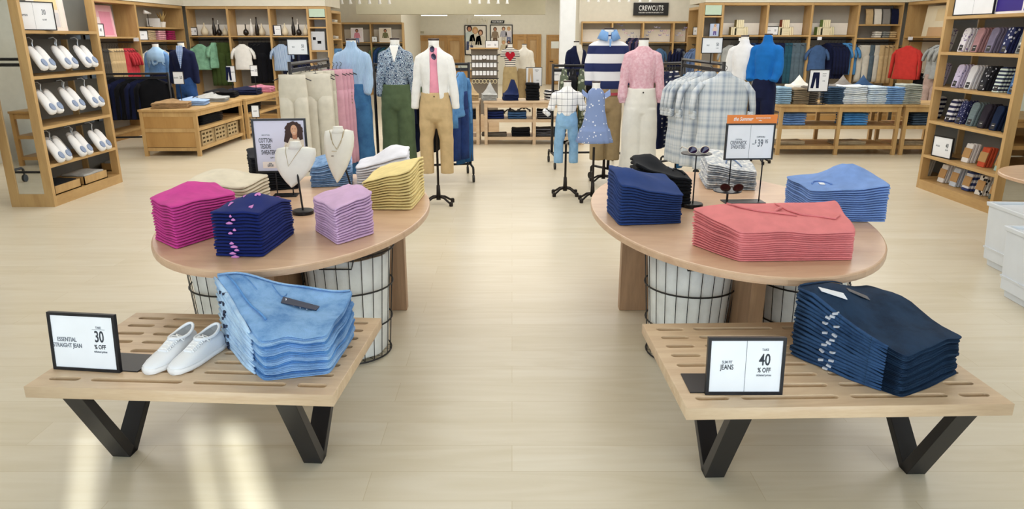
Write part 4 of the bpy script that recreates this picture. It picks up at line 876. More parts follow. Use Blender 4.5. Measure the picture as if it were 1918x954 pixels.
# the pair at the back
t, Z = mannequin(955.5, 81, 16.5, 'mannequin in a striped tee with a red heart by the back counter')
torso(Z, hem=.58, seed=36, sl=SL_SHORT, slr=(.048, .06, .055, .05)).build('tee', banded('fine_stripes', 2, .045, [(0, 'ece9e2'), (.6, '3c4150')]), t, remesh=.016)
hp = [(.11*x, .11*y) for x, y in [(0, -1), (.5, -.45), (.95, .1), (.95, .5), (.65, .8), (.3, .75), (0, .45), (-.3, .75), (-.65, .8), (-.95, .5), (-.95, .1), (-.5, -.45)]]
MB().prism(hp, .1, .135, Matrix(((1, 0, 0, 0), (0, 0, -1, 0), (0, 1, 0, Z-.27), (0, 0, 0, 1)))).build('heart_motif', cloth('b22235', .05, 200, .3), t)
trousers(Z-.55, .3, hip=.165, thigh=.09, knee=.085, cuff=.09, seed=37).build('trousers', cloth('b5a27a', .06, 200, .2), t, remesh=.016); stand(t, Z)
t, Z = mannequin(982, 82, 16.9, 'mannequin in a cream knitted sweater and brown trousers by the back counter')
torso(Z, s=1.05, hem=.62, loose=1.1, seed=38, sl=SL_LONG, slr=(.05, .06, .058, .055, .05, .04)).build('sweater', OFFW, t, remesh=.016)
trousers(Z-.58, .3, hip=.165, thigh=.09, knee=.08, cuff=.08, seed=39).build('trousers', KHAKID, t, remesh=.016); stand(t, Z)
# ============================================================= garments on hangers
HANG = plain('2a2a2e', .4)
def hanger(par, w=.19, dz=0):
    MB().tube([(0, 0, .075+dz), (.018, 0, .06+dz), (.012, 0, .04+dz), (0, 0, .03+dz), (0, 0, 0+dz)], .003, 5).tube([(-w, 0, -.055+dz), (-w*.4, 0, -.012+dz), (0, 0, 0+dz), (w*.4, 0, -.012+dz), (w, 0, -.055+dz)], .005, 5).build('hanger', HANG, par)
def shirt_mb(w=.22, L=.7, th=.035, sleeve='long', seed=0, n=20, flare=1.05):
    m = MB()
    rows = [(0, .045, th*.8), (-.02, .07, th), (-.06, w*.78, th), (-.1, w*.98, th*1.1), (-.25, w, th*1.2), (-L*.6, w*.96, th*1.2), (-L+.02, w*flare, th*1.2), (-L, w*flare, th)]
    m.loft(prof_rings(R5(rows), n, .009, seed, .05, fold=.003))
    if sleeve:
        Ls = {'long': .52, 'short': .2, 'cap': .14, 'roll': .27}[sleeve]
        for sg in (-1, 1):
            pts = [(sg*w*.86, 0, -.09), (sg*(w+.03), 0, -.17), (sg*(w+.05), 0, -.09-Ls*.7), (sg*(w+.055), -.01, -.09-Ls)]
            m.tube(pts, [.05, .055, .045, .04], 10, flat=.6)
    return m
def pants_mb(w=.2, L=1.0, th=.03, seed=0, split=True):
    m = MB(); m.loft(prof_rings(R5([(0, w*.92, th), (-.04, w*.93, th), (-.2, w, th*1.3), (-.24, w*.97, th*.9), (-.26, w*.9, th*.3)]), 18, .004, seed, .06))
    for sg in (-1, 1):
        m.loft(prof_rings(R5([(-.2, w*.52, th*1.2, sg*w*.48), (-.5*L, w*.5, th*1.1, sg*w*.5), (-L, w*.5, th, sg*w*.52)]), 14, .006, seed+sg, .08))
    return m
_protos = {}
def hung(kind, mat, loc, rz, label, cat, group=None, **k):
    """one garment on its hanger; the first of a kind is built, the rest are copies"""
    key = (kind, mat.name, tuple(sorted(k.items())))
    nm = {'s': 'hanging_shirt', 'p': 'hanging_trousers', 'j': 'hanging_jeans', 'd': 'hanging_sweater', 't': 'hanging_tee'}[kind[0]]
    if key not in _protos:
        mb = pants_mb(**k) if kind[0] in 'pj' else shirt_mb(**k)
        o = mb.build(nm, mat, smooth=True); hanger(o, .17, 0 if kind[0] in 'pj' else -.01); _protos[key] = o
    else:
        o = copy_tree(_protos[key])
    o.location = loc; o.rotation_euler = (0, 0, rz); tag(o, label, cat, group); return o
def row(kind, mats, p0, p1, n, rz, what, cat, group, order='from the left', jz=.0, seed=0, **k):
    rnd = random.Random(seed); p0, p1 = Vector(p0), Vector(p1)
    for i in range(n):
        p = p0.lerp(p1, (i+.5)/n)
        m = mats[i % len(mats)] if isinstance(mats, list) else mats
        hung(kind, m, (p.x, p.y, p.z-rnd.uniform(0, jz)), rz+rnd.uniform(-.07, .07), f'{what}, {ORW[i] if i < 13 else str(i)} {order}', cat, group, **k)
# ------------------------------------------------------------- floor racks
def rack(name, label, loc, rz, L=.9, h=1.4, legs=True, arm=True, w=.3):
    """black steel two-sided rack: end frames, hang rail, base rails and casters"""
    t = thing('clothes_rack', label, 'clothes rack', loc, rz)
    r = .017
    for s in (-1, 1):
        MB().tube([(s*L/2, 0, .16), (s*L/2, 0, h+.02)], r, 10).build('post', BLACK, t, smooth=True)
        MB().tube([(s*L/2, -w, .1), (s*L/2, -w*.98, .15), (s*L/2, -w*.9, .17), (s*L/2, w*.9, .17), (s*L/2, w*.98, .15), (s*L/2, w, .1)], .014, 8).build('base_rail', BLACK, t, smooth=True)
        for q in (-1, 1):
            c = MB().tube([(s*L/2-.012, q*w, .045), (s*L/2+.012, q*w, .045)], [.044, .044], 16); c.tube([(s*L/2, q*w, .045), (s*L/2, q*w, .11)], .01, 6); c.build('caster', BLK2, t)
    MB().tube([(-L/2, 0, .17), (L/2, 0, .17)], .014, 8).build('lower_rail', BLACK, t)
    MB().tube([(-L/2, 0, h), (L/2, 0, h)], .016, 8).build('hang_rail', BLACK, t); MB().box(0, 0, h-.06, L, .02, .035).build('cross_bar', BLACK, t)
    return t
def topsign(px0, px1, py0, py1, Y, label, texts, z_low, group=None, sheet=PAPER, rz=0, post=True):
    a, b = At(px0, py0, Y), At(px1, py1, Y); w_, h_ = b.x-a.x, a.z-b.z
    t = sign('sign_holder', label, ((a.x+b.x)/2, Y, b.z), rz, w_, h_, 0, None, [(s, x*w_, z*h_, q*h_, m, sx) for s, x, z, q, m, sx in texts], fr=max(.006, w_*.025), group=group, divider=False, sheet=sheet)
    if post: MB().tube([(0, .012, z_low-b.z), (0, .012, .01)], .006, 6).build('post', BLACK, t)
    return t
PCT = [('SALE', -.2, .5, .12, INKL, .7), ('50', .25, .55, .28, INKL, .6), ('% OFF', .25, .32, .09, INKL, .7)]
# left rack: cream trousers, pink trousers (receding to the right)
p = At(580, 290, 7.25)
rk = rack('clothes_rack', 'black clothes rack holding cream and pink trousers behind the left table', (-2.0, 7.35, 0), R(90), L=1.4, h=1.42)
CRT = cloth('d8d2c3', .05, 260, .2); PKT = cloth('d6a4b4', .05, 260, .2)
hung('p', CRT, (At(545, 140, 6.6).x, 6.62, 1.33), R(4), 'cream wide trousers hanging at the left front of the rack', 'trousers', None, w=.13, L=.98)
hung('p', CRT, (At(588, 140, 6.75).x, 6.8, 1.33), R(6), 'cream wide trousers facing out at the front of the rack', 'trousers', None, w=.145, L=.98)
row('p', [CRT, cloth('cbc6b6', .05, 260, .2)], (-2.02, 7.0, 1.33), (-1.92, 7.5, 1.33), 6, R(10), 'cream trousers on the rack behind the left table', 'trousers', 'cream trousers on the rack', 'from the front', w=.14, L=.98)
row('p', [PKT], (-1.88, 7.5, 1.33), (-1.78, 7.9, 1.33), 5, R(10), 'dusty pink trousers on the rack behind the left table', 'trousers', 'pink trousers on the rack', 'from the front', w=.14, L=.98)
topsign(537, 578, 73, 103, 7.0, 'white sale sign on top of the rack with cream trousers', PCT, 1.42)
# right rack: plaid shirts
SP = plaid('soft_plaid', 'd5d9dc', '8d99ae', 'b5bfc9', .11, .15, .22, soft=True)
rk = rack('clothes_rack', 'black clothes rack of plaid shirts behind the right table', (1.88, 7.35, 0), R(92), L=1.4, h=1.42)
def plaid_shirt(px, py, Y, rz, label, sc=1.0):
    p = At(px, py, Y); o = hung('s', SP, (p.x, Y, p.z), rz, label, 'shirt', 'plaid shirts on the rack', w=.215, L=.86, th=.05, sleeve='roll')
    if 'rolled' not in o: o['rolled'] = 1
    if not any(c.name.startswith('rolled_cuff') for c in o.children):
        for sg in (-1, 1):
            c = MB()
            for i in range(5): c.tube([(sg*(.255+.022*math.cos(a)), .028*math.sin(a)-.01, -.345-.012*i+.006*math.sin(3*a+i)) for a in [j*math.pi/8 for j in range(16)]], .012, 6, True)
            c.build('rolled_cuff', SP, o, smooth=True)
        MB().loft([[(.045*math.cos(a), .04*math.sin(a), .015) for a in [i*math.pi/8 for i in range(16)]], [(.085*math.cos(a), .05*math.sin(a), -.03) for a in [i*math.pi/8 for i in range(16)]]], False).build('collar', SP, o, smooth=True)
    return o
plaid_shirt(1358, 137, 6.55, R(-6), 'grey blue plaid shirt with rolled sleeves facing out, right of the rack post')
plaid_shirt(1330, 137, 6.75, R(-8), 'grey blue plaid shirt with rolled sleeves, second from the front of the rack')
for i in range(3): plaid_shirt(1312-8*i, 138, 6.95+.12*i, R(-25), 'grey blue plaid shirt with rolled sleeves, '+['third', 'fourth', 'fifth'][i]+' from the front of the rack')
topsign(1315, 1352, 70, 100, 6.9, 'white sale sign on top of the rack of plaid shirts', PCT, 1.42)
# racks behind the mannequins
rack('clothes_rack', 'black clothes rack with dark garments behind the white jacket mannequin', (-1.05, 8.6, 0), R(10), L=1.1, h=1.35)
row('d', [NAVYC, OLIVE, BLK3], (-1.5, 8.6, 1.3), (-.75, 8.65, 1.3), 7, R(88), 'dark garment on the rack behind the white jacket mannequin', 'clothes', 'garments on the rack behind the left mannequins', w=.2, L=.95)
DK = denim('5c8fc4', '3f6ea8')
o = hung('s', DK, (At(862, 135, 8.4).x, 8.45, 1.27), R(75), 'light denim shirt at the right end of the rack behind the white jacket', 'shirt', None, w=.2, L=.5)
hung('j', denim('22386e', '182a58'), (At(860, 150, 8.4).x, 8.4, 1.05), R(60), 'dark blue jeans hanging below the denim shirt behind the white jacket', 'jeans', None, w=.17, L=.78)
hung('j', denim('2b5d90', '1f4a7c'), (At(868, 150, 8.6).x, 8.62, 1.0), R(60), 'mid blue jeans at the right end of the rack behind the white jacket', 'jeans', None, w=.17, L=.8)
rack('clothes_rack', 'black clothes rack with stripes and denim behind the pink jumper mannequin', (1.62, 8.7, 0), R(35), L=1.2, h=1.35)
NS = banded('navy_stripes', 2, .05, [(0, '232b4e'), (.7, 'd8d4cc')])
row('d', [NAVYC, NS], (1.72, 8.3, 1.28), (1.9, 8.55, 1.28), 4, R(60), 'navy knit with pale stripes on the rack beside the pink jumper', 'sweater', 'striped knits on the rack', w=.19, L=.85)
row('j', [denim('2c6290', '1f4d78')], (1.9, 8.1, 1.26), (2.1, 8.4, 1.26), 3, R(65), 'blue denim trousers on the rack left of the plaid shirts', 'jeans', 'denim on the rack left of the plaid shirts', w=.18, L=1.02)
hung('s', cloth('6f94cc', .1, 200, .3), (2.02, 8.0, 1.3), R(65), 'light blue shirt at the front of the rack left of the plaid shirts', 'shirt', None, w=.2, L=.4, sleeve='short')
rack('clothes_rack', 'black clothes rack with camouflage pieces behind the rugby shirt mannequin', (.98, 9.6, 0), R(5), L=.9, h=1.3)
row('d', [spotted('leafy_print', '4c5744', 'a8ae98', 20, .4), BLK3], (.62, 9.55, 1.26), (1.2, 9.6, 1.26), 5, R(85), 'green leafy printed garment on the rack behind the rugby shirt', 'clothes', 'printed garments on the rack behind the rugby shirt', w=.19, L=.8)
# ============================================================= shelving along the walls
BACKG = plain('a9a69e', .7)
class Unit:
    """a bay of oak wall shelving; local x along the front, y into the wall"""
    def __init__(s, label, loc, rz, w, d, ztop, shelves, rail=None, back=BACKG, card=None, bottom=.42, group=None, lower=True):
        s.loc, s.rz, s.w, s.d = Vector(loc), rz, w, d
        t = s.t = thing('wall_shelf_unit', label, 'shelving', loc, rz, group); th = .022
        MB().bb(0, th, 0, d, 0, ztop).build('side_panel', OAK, t); MB().bb(w-th, w, 0, d, 0, ztop).build('side_panel', OAK, t)
        MB().bb(th, w-th, 0, d, ztop-.05, ztop).build('top_board', OAKS, t); MB().bb(th, w-th, d-.015, d, .1, ztop-.05).build('back_panel', back, t)
        MB().bb(th, w-th, .01, d-.015, 0, .1).build('plinth', OAKD, t)
        for z in list(shelves)+([bottom, .1+.03] if lower else []): MB().bb(th, w-th, .004, d-.015, z-.028, z).build('shelf', OAKS, t)
        if card: MB().bb(th+.01, w-th-.01, d-.04, d-.025, card[0], card[1]).build('backdrop_card', plain('fdfaf2', .7), t)
        if rail: MB().tube([(th, .12, rail), (w-th, .12, rail)], .014, 8).build('hang_rail', BLACK, t)
    def P(s, x, y, z):
        c, q = math.cos(s.rz), math.sin(s.rz); return Vector((s.loc.x+c*x-q*y, s.loc.y+q*x+c*y, z))
WX = lambda px, Y=15: At(px, 40, Y).x
ZL, ZR = 2.24, 2.31
u = {}
ug = None
for k, a, b, nm in (('L1', 350, 427, 'oak shelving bay with a small sign, vases and green clothes, next to the left corner'), ('L2', 427, 505, 'oak shelving bay with vases above a white blouse'), ('L3', 505, 577, 'oak shelving bay with vases above a blue striped blouse')):
    u[k] = Unit(nm, (WX(a), 15, 0), 0, WX(b)-WX(a), .4, ZL, [1.68], 1.6, card=(1.69, 1.9))
for k, a, b, nm in (('R1', 1353, 1437, 'oak shelving bay with cream books above grey shirts'), ('R2', 1437, 1520, 'oak shelving bay with red and cream books above blue trousers'), ('R3', 1520, 1607, 'oak shelving bay with green and cream books above a blue polo shirt')):
    u[k] = Unit(nm, (WX(a), 15, 0), 0, WX(b)-WX(a), .4, ZR, [1.69], 1.61, card=(1.7, 1.93))
u['R4'] = Unit('oak shelving bay with folded trousers on two shelves beside the right corner', (WX(1607), 15, 0), 0, WX(1690)-WX(1607), .4, ZR, [1.9, 1.64], 1.55)
u['L4'] = Unit('narrow oak shelving tower with a pale green panel, left side', (WX(577), 15, 0), 0, WX(612)-WX(577), .4, ZL, [2.02, 1.85, 1.4], None, back=plain('c9cfd2', .5))
u['R0'] = Unit('narrow oak shelving tower with a pale green panel, right side', (WX(1317), 15, 0), 0, WX(1353)-WX(1317), .4, ZR, [2.06, 1.66], 1.4)
MINT = plain('c3dcca', .5)
for k, z0_, z1_ in (('L4', 2.04, 2.2), ('R0', 2.08, 2.27)): MB().bb(.03, u[k].w-.03, .003, .02, z0_, z1_).build('green_panel', MINT, u[k].t)
u['LE'] = Unit('oak end bay facing the aisle with white folded pieces, left of the back area', (WX(612), 15.42, 0), R(90), .84, .3, ZL-.06, [1.95, 1.62], 1.5)
u['RE'] = Unit('oak end bay facing the aisle with a small frame, right of the back area', (WX(1317), 16.26, 0), R(-90), .84, .3, ZR-.06, [1.69], 1.5)
XS = -6.52; YL = [11.65, 13.1, 14.95]
u['S1'] = Unit('oak shelving bay with a pink poster on the left side wall', (XS, YL[0], 0), R(90), YL[1]-YL[0], .4, 2.24, [1.66], 1.57)
u['S2'] = Unit('oak shelving bay with a plant, a small sign and folded pink sweaters', (XS, YL[1], 0), R(90), YL[2]-YL[1], .4, 2.24, [1.83, 1.6], 1.52)
u['S0'] = Unit('oak shelving bay on the left side wall behind the slipper tower', (XS, 9.8, 0), R(90), 1.85, .4, 2.24, [1.66], 1.57)
u['T1'] = Unit('oak shelving bay with a cream poster above a red sweater on the right side wall', (7.82, 14.95, 0), R(-90), 1.45, .4, 2.31, [1.67], 1.58, card=None, back=plain('cfc8b8', .7))
u['T2'] = Unit('oak shelving bay on the right side wall behind the sock tower', (7.82, 13.5, 0), R(-90), 1.7, .4, 2.31, [1.67], 1.58)
# --- vases, books, little frames
VW, VC, VB = plain('f2efe8', .3), plain('e5d9bd', .4), plain('1d1512', .25)
def vase(p, h, r, kind, m, label):
    pr = {'drop': [(.35*r, 0), (.9*r, .12*h), (r, .3*h), (.75*r, .5*h), (.3*r, .72*h), (.14*r, .86*h), (.16*r, h)], 'bottle': [(.6*r, 0), (r, .1*h), (r*.95, .45*h), (.5*r, .66*h), (.3*r, .8*h), (.38*r, h)], 'bulb': [(.4*r, 0), (r, .2*h), (r*.9, .42*h), (.25*r, .6*h), (.18*r, .9*h), (.24*r, h)]}[kind]
    o = MB().lathe(pr, n=18).build('vase', m, smooth=True, loc=p); return tag(o, label, 'vase', 'vases on the left wall shelves')
def vases(unit, lst, nm):
    for i, (px, h, r, kd, m, w_) in enumerate(lst):
        x = At(px, 60, 15.2).x; vase((x, 15.16+.06*(i % 2), 1.681), h, r, kd, m, f'{w_}, in the bay {nm}')
vases('L1', [(385, .25, .075, 'drop', VC, 'large cream teardrop vase'), (398, .2, .06, 'bulb', VW, 'small white bulb vase'), (403, .34, .038, 'bottle', VB, 'tall black bottle vase'), (409, .3, .04, 'drop', VW, 'slim white vase'), (412, .22, .055, 'bulb', VB, 'round black vase with a narrow neck'), (421, .2, .06, 'drop', VC, 'cream rounded vase by the divider')], 'above the green blouse')
vases('L2', [(462, .22, .055, 'bulb', VB, 'round black vase with a narrow neck'), (471, .33, .05, 'drop', VW, 'tall white pointed vase'), (483, .36, .04, 'bottle', VB, 'tall black bottle vase'), (490, .24, .07, 'drop', VC, 'large cream teardrop vase')], 'above the white blouse')
vases('L3', [(535, .24, .07, 'drop', VC, 'large cream teardrop vase'), (548, .2, .06, 'bulb', VW, 'small white bulb vase'), (551, .36, .04, 'bottle', VB, 'tall black bottle vase'), (558, .33, .04, 'drop', VW, 'slim white vase'), (561, .22, .055, 'bulb', VB, 'round black vase with a narrow neck'), (572, .22, .06, 'drop', VC, 'cream rounded vase by the divider')], 'above the striped blouse')
def small_sign(px0, px1, py0, py1, Y, label, texts=PCT, rz=0, group=None, sheet=PAPER, z=None):
    a, b = At(px0, py0, Y), At(px1, py1, Y); w_, h_ = b.x-a.x, a.z-b.z
    return sign('sign_holder', label, ((a.x+b.x)/2, Y, b.z if z is None else z), rz, w_, h_, 0, 'plate', [(s, x*w_, q1*h_, q*h_, m, sx) for s, x, q1, q, m, sx in texts], fr=.012, group=group, divider=False, sheet=sheet)
TW = [('KNITS', -.22, .5, .16, INKL, .8), ('50', .25, .52, .34, INKL, .6)]
small_sign(352, 371, 51, 67, 15.1, 'small black framed sign on the shelf left of the cream vase', TW, z=1.681); small_sign(505, 528, 46, 66, 15.1, 'small black framed sign with trousers picture on the vase shelf', [('NEW PANT', .2, .6, .1, INKL, .7)], z=1.681)
a = At(510, 57, 15.08); t = [o for o in COL.objects if o.get('label', '').startswith('small black framed sign with trousers')][0]
MB().prism([(-.1, .2), (-.03, .2), (-.02, .03), (-.05, .03), (-.062, .14), (-.085, .03), (-.11, .03)], 0, .001, Matrix(((1, 0, 0, 0), (0, 0, -1, -.009), (0, 1, 0, 0), (0, 0, 0, 1)))).build('printed_trousers', NAVYC, t)
small_sign(1435, 1457, 47, 64, 15.1, 'small black framed sign on the shelf beside the red books', TW, z=1.691)
small_sign(1297, 1309, 50, 66, 16.1, 'small black framed card in the right end bay', [('KIDS', 0, .5, .2, INKL, .7)], rz=R(-60), z=1.691)
# books
PAGE = plain('efe6c4', .8)
def books(px, col, colnm, bay):
    x0 = At(px, 50, 15.15).x; n = 0
    def bk(x, y, z, sx, sy, sz, ry, w_):
        o = thing('book', f'{w_}, {bay}', 'book', (x, y, z), 0, 'books on the right wall shelves'); o.rotation_euler.y = ry
        m = col if w_.startswith(colnm) else PAGE
        MB().bb(-sx/2+.003, sx/2-.003, 0, sy-.004, .003, sz-.003).build('pages', PAGE, o)
        c = MB()
        if sx > sz: c.bb(-sx/2, sx/2, 0, sy, 0, .003).bb(-sx/2, sx/2, 0, sy, sz-.003, sz)
        else: c.bb(-sx/2, -sx/2+.003, 0, sy, 0, sz).bb(sx/2-.003, sx/2, 0, sy, 0, sz)
        c.bb(-sx/2, sx/2, sy-.003, sy, 0, sz).build('cover', m, o)
    z = 1.691
    for i in range(4): bk(x0, 15.1, z+i*.034, .2, .15, .032, 0, f'cream paged book lying flat, {ORD[3-i]}')
    for i in range(3): bk(x0-.15+i*.038, 15.1, z, .034, .15, .16, 0, (colnm if i == 0 else 'cream')+' book standing left of the flat ones, '+ORW[i])
    for i in range(2): bk(x0+.125+i*.038, 15.1, z, .034, .15, .16, -.08, ('cream' if i == 0 else colnm)+' book leaning right of the flat ones, '+ORW[i])
    for i in range(4): bk(x0-.05+i*.038, 15.1, z+.137, .034, .15, .16, 0, (colnm if i == 0 else 'cream')+' book standing on the flat pile, '+ORW[i])
books(1384, plain('8b8252', .7), 'olive', 'left of the three book bays'); books(1469, plain('9c4a26', .7), 'russet', 'middle book bay'); books(1545, plain('7c9a4c', .7), 'green', 'right book bay')
# --- hanging clothes in the bays
def hz(px, z, Y, rz, kind, mat, label, cat, group=None, **k): return hung(kind, mat, (At(px, 100, Y).x, Y, z), rz, label, cat, group, **k)
MINTB = cloth('8cc0a2', .12, 200, .3); STRB = banded('blue_pinstripe', 0, .022, [(0, 'b4c6dc'), (.6, '6484b0')]); GRN = cloth('44542c', .1, 200, .3)
Yf = 15.06
hz(376, 1.52, Yf-.1, R(10), 's', MINTB, 'pale green puff sleeve blouse hanging face out in the left wall bay', 'blouse', w=.17, L=.5, sleeve='short', th=.05)
hz(402, 1.55, Yf, R(70), 'd', MINTB, 'pale green blouse hung sideways behind the face out green one', 'blouse', w=.15, L=.5, sleeve='short')
for i in range(3): hz(406+8*i, 1.55, Yf+.08, R(20), 'p', GRN, f'olive green trousers in the left wall bay, {ORW[i]} from the left', 'trousers', 'olive trousers in the left wall bay', w=.13, L=.85)
hz(455, 1.52, Yf-.1, R(5), 's', cloth('f0f0ec', .03, 200, .3), 'white short sleeve blouse hanging face out in the second left bay', 'blouse', w=.17, L=.5, sleeve='short', th=.05)
for i in range(4): hz(478+7*i, 1.55, Yf+.08, R(30), 'p', BLK3, f'black trousers in the second left bay, {ORW[i]} from the left', 'trousers', 'black trousers in the second left bay', w=.13, L=.8)
hz(528, 1.52, Yf-.1, R(5), 's', STRB, 'blue pinstripe blouse hanging face out in the third left bay', 'blouse', w=.17, L=.52, sleeve='short', th=.05)
for i in range(5): hz(545+7*i, 1.55, Yf+.1, R(60), 'd', [NAVYC, BLK3][i % 2], f'dark garment in the third left bay, {ORW[i]} from the left', 'clothes', 'dark garments in the third left bay', w=.16, L=.62)
# left side wall
def sidel(y, z, kind, mat, label, cat, group=None, rz=R(60), **k): return hung(kind, mat, (XS-.12, y, z), rz, label, cat, group, **k)
for i in range(4): sidel(11.9+.06*i, 1.47, 'j', cloth('4c4740', .1, 200, .3), f'dark grey trousers on the left side wall, {ORW[i]} from the left', 'trousers', 'dark grey trousers on the left side wall', w=.1, L=.5)
for i in range(5): sidel(12.2+.08*i, 1.47, 'p', KHAKI, f'tan trousers on the left side wall, {ORW[i]} from the left', 'trousers', 'tan trousers on the left side wall', w=.12, L=.5)
for i in range(4): sidel(12.68+.09*i, 1.47, 's', cloth('c8414a', .1, 200, .3), f'red top on the left side wall, {ORW[i]} from the left', 'top', 'red tops on the left side wall', w=.12, L=.5, sleeve='short')
for i in range(6): sidel(13.6+.18*i, 1.42, 'd', [OFFW, BLK3, NAVYC][i % 3], f'garment behind the mannequins on the left side wall, {ORW[i]} from the left', 'clothes', 'garments behind the left wall mannequins', w=.18, L=.6)
# rack with navy sweaters near the left tower
rack('clothes_rack', 'black clothes rack of navy sweaters in front of the left side wall', (-5.85, 11.15, 0), R(12), L=1.2, h=1.12)
row('d', [BLK3, NAVYC], (-6.35, 11.05, 1.06), (-5.45, 11.3, 1.06), 7, R(38), 'navy black sweater on the rack before the left side wall', 'sweater', 'dark sweaters on the left wall rack', w=.22, L=.62, th=.05)
# right frontal clothes
TEAL = cloth('2b5568', .1, 200, .3); SLATE = cloth('5a6b78', .1, 200, .3); GRYS = cloth('a3a6a6', .08, 200, .3); DBL = cloth('2a4674', .1, 200, .3)
hz(1367, 1.5, Yf-.1, R(-15), 's', GRYS, 'grey collared shirt hanging face out in the book bay', 'shirt', w=.17, L=.62, sleeve='short', th=.05)
for i in range(6): hz(1385+8*i, 1.54, Yf+.1, R(-60), 'd', [NAVYC, DBL][i % 2], f'navy shirt in the bay with cream books, {ORW[i]} from the left', 'shirt', 'navy shirts in the bay with cream books', w=.16, L=.7)
for i in range(4): hz(1458+7*i, 1.54, Yf+.08, R(-20), 'p', [NAVYC, TEAL, TEAL, SLATE][i], f'{["navy", "teal", "dark teal", "slate"][i]} trousers in the bay with russet books', 'trousers', None, w=.12, L=.8)
for i in range(3): hz(1488+7*i, 1.54, Yf+.06, R(-25), 'p', SLATE, f'slate grey trousers in the bay with russet books, {ORW[i]} of three', 'trousers', 'slate trousers in the russet book bay', w=.12, L=.78)
hz(1531, 1.5, Yf-.1, R(-5), 's', cloth('44608c', .08, 200, .3), 'slate blue polo shirt hanging face out with a small size card', 'shirt', w=.17, L=.5, sleeve='short', th=.05)
for i in range(5): hz(1548+6*i, 1.54, Yf+.1, R(-55), 'd', NAVYC, f'navy shirt right of the blue polo, {ORW[i]} from the left', 'shirt', 'navy shirts right of the blue polo', w=.16, L=.7)
for i in range(3): hz(1580+7*i, 1.54, Yf+.05, R(-30), 't', cloth('4f8fcb', .08, 200, .3), f'light blue tee in the bay with green books, {ORW[i]} of three', 'tee', 'light blue tees in the right bay', w=.12, L=.62, sleeve='short')
WHP = cloth('d3cfc4', .05, 200, .3)
for i in range(3): hz(1617+9*i, 1.5, Yf+.02, R(-10), 'p', [WHP, SLATE, WHP][i], f'{["off white", "grey", "cream"][i]} trousers in the corner bay', 'trousers', None, w=.13, L=.72)
for i in range(5): hz(1645+8*i, 1.5, Yf+.02+.02*i, R(-15), 'p', KHAKI, f'khaki trousers in the right corner bay, {ORW[i]} from the left', 'trousers', 'khaki trousers in the right corner bay', w=.12, L=.75)
# folded trousers draped on the top shelf of the corner bay
for i, (px, m, nm) in enumerate(((1628, KHAKI, 'tan'), (1644, OFFW, 'white'), (1660, plain('8e8d8b', .8), 'grey'), (1676, NAVYC, 'navy'))):
    p = At(px, 28, 15.15); mb = MB()
    mb.loft([[(-.07, y, z), (.07, y, z), (.07, y+.03, z), (-.07, y+.03, z)] for y, z in ((.1, .3), (.06, .29), (.02, .2), (0, .02), (.0, .0))])
    tag(mb.build('folded_trousers', m, smooth=False, loc=(p.x, 15.1, 1.902), bevel=.008), f'{nm} trousers draped upright on the top shelf of the right corner bay', 'trousers')
LOW = [-1, -.97, -.85, -.4, .1, .5, .87, .97, 1]
def far_stack(px, py, h, w_, d_, n, mats, H_, name, what, where, cat, group, rz=0, hump=(), seed=1, Y=None):
    c = G(px, py, h) if Y is None else Vector((At(px, 100, Y).x, Y, h))
    return stack(name, what, where, cat, group, rect((c.x, c.y+d_/2, 0), w_, d_, rz), [H_]*4, n, mats, hump=hump, seed=seed, base=h+.001, EUU=LOW, EVV=LOW, jit=.008, gapf=.86)
for i, (px, m, nm) in enumerate(((1640, OFFW, 'cream'), (1655, plain('8f9390', .8), 'grey'), (1668, KHAKI, 'tan'))):
    far_stack(px, 0, 1.642, .13, .16, 3, [m], .12, 'folded_tee', f'{nm} folded tee', 'corner bay shelf', 'tee', f'{nm} folded tees on the right corner bay shelf', Y=15.08)
for i, (y, m, nm) in enumerate(((13.65, cloth('cdb795', .06, 200, .3), 'beige'), (14.05, cloth('e2a9b4', .06, 200, .3), 'pale pink'), (14.45, cloth('a8215f', .06, 200, .3), 'magenta'))):
    stack('folded_sweater', f'{nm} folded sweater', 'left corner bay shelf', 'sweater', f'{nm} sweaters in the left corner bay', rect((XS-.16, y, 0), .26, .28, 0), [.17]*4, 5, [m], seed=i, base=1.602, EUU=LOW, EVV=LOW)
# posters standing on shelves
def board(name, label, P0, rz, w_, h_, mat, tilt=.08, cat='poster', marks=()):
    t = thing(name, label, cat, P0, rz); t.rotation_euler.x = -tilt
    MB().bb(-w_/2, w_/2, 0, .01, 0, h_).build('board', mat, t)
    for (x0, x1, z0_, z1_, m) in marks: MB().bb(x0*w_, x1*w_, -.002, 0, z0_*h_, z1_*h_).build('printed_block', m, t)
    return t
board('poster_board', 'large pink poster leaning on the left side wall shelf', (XS-.22, 12.35, 1.661), R(90), .85, .5, plain('f3c3cf', .6), marks=((-.45, -.0, .05, .62, plain('f5e3e4', .6)), (.02, .42, .05, .8, plain('e99bb5', .6))))
sign('sign_holder', 'small white sign beside the pink poster on the left side wall', (XS-.1, 11.95, 1.661), R(75), .3, .2, .0, 'plate', [('TEES', -.05, .1, .03, INKL, .7), ('40', .08, .1, .07, INKL, .6)], divider=False)
board('poster_board', 'cream poster with soft beige shapes on the right side wall shelf', (7.98, 14.15, 1.671), R(-90), .9, .55, plain('f0e6cc', .6), marks=((-.3, .45, .0, .3, plain('d8b48a', .6)), (-.1, .5, .5, .9, plain('e9d8b2', .6))))
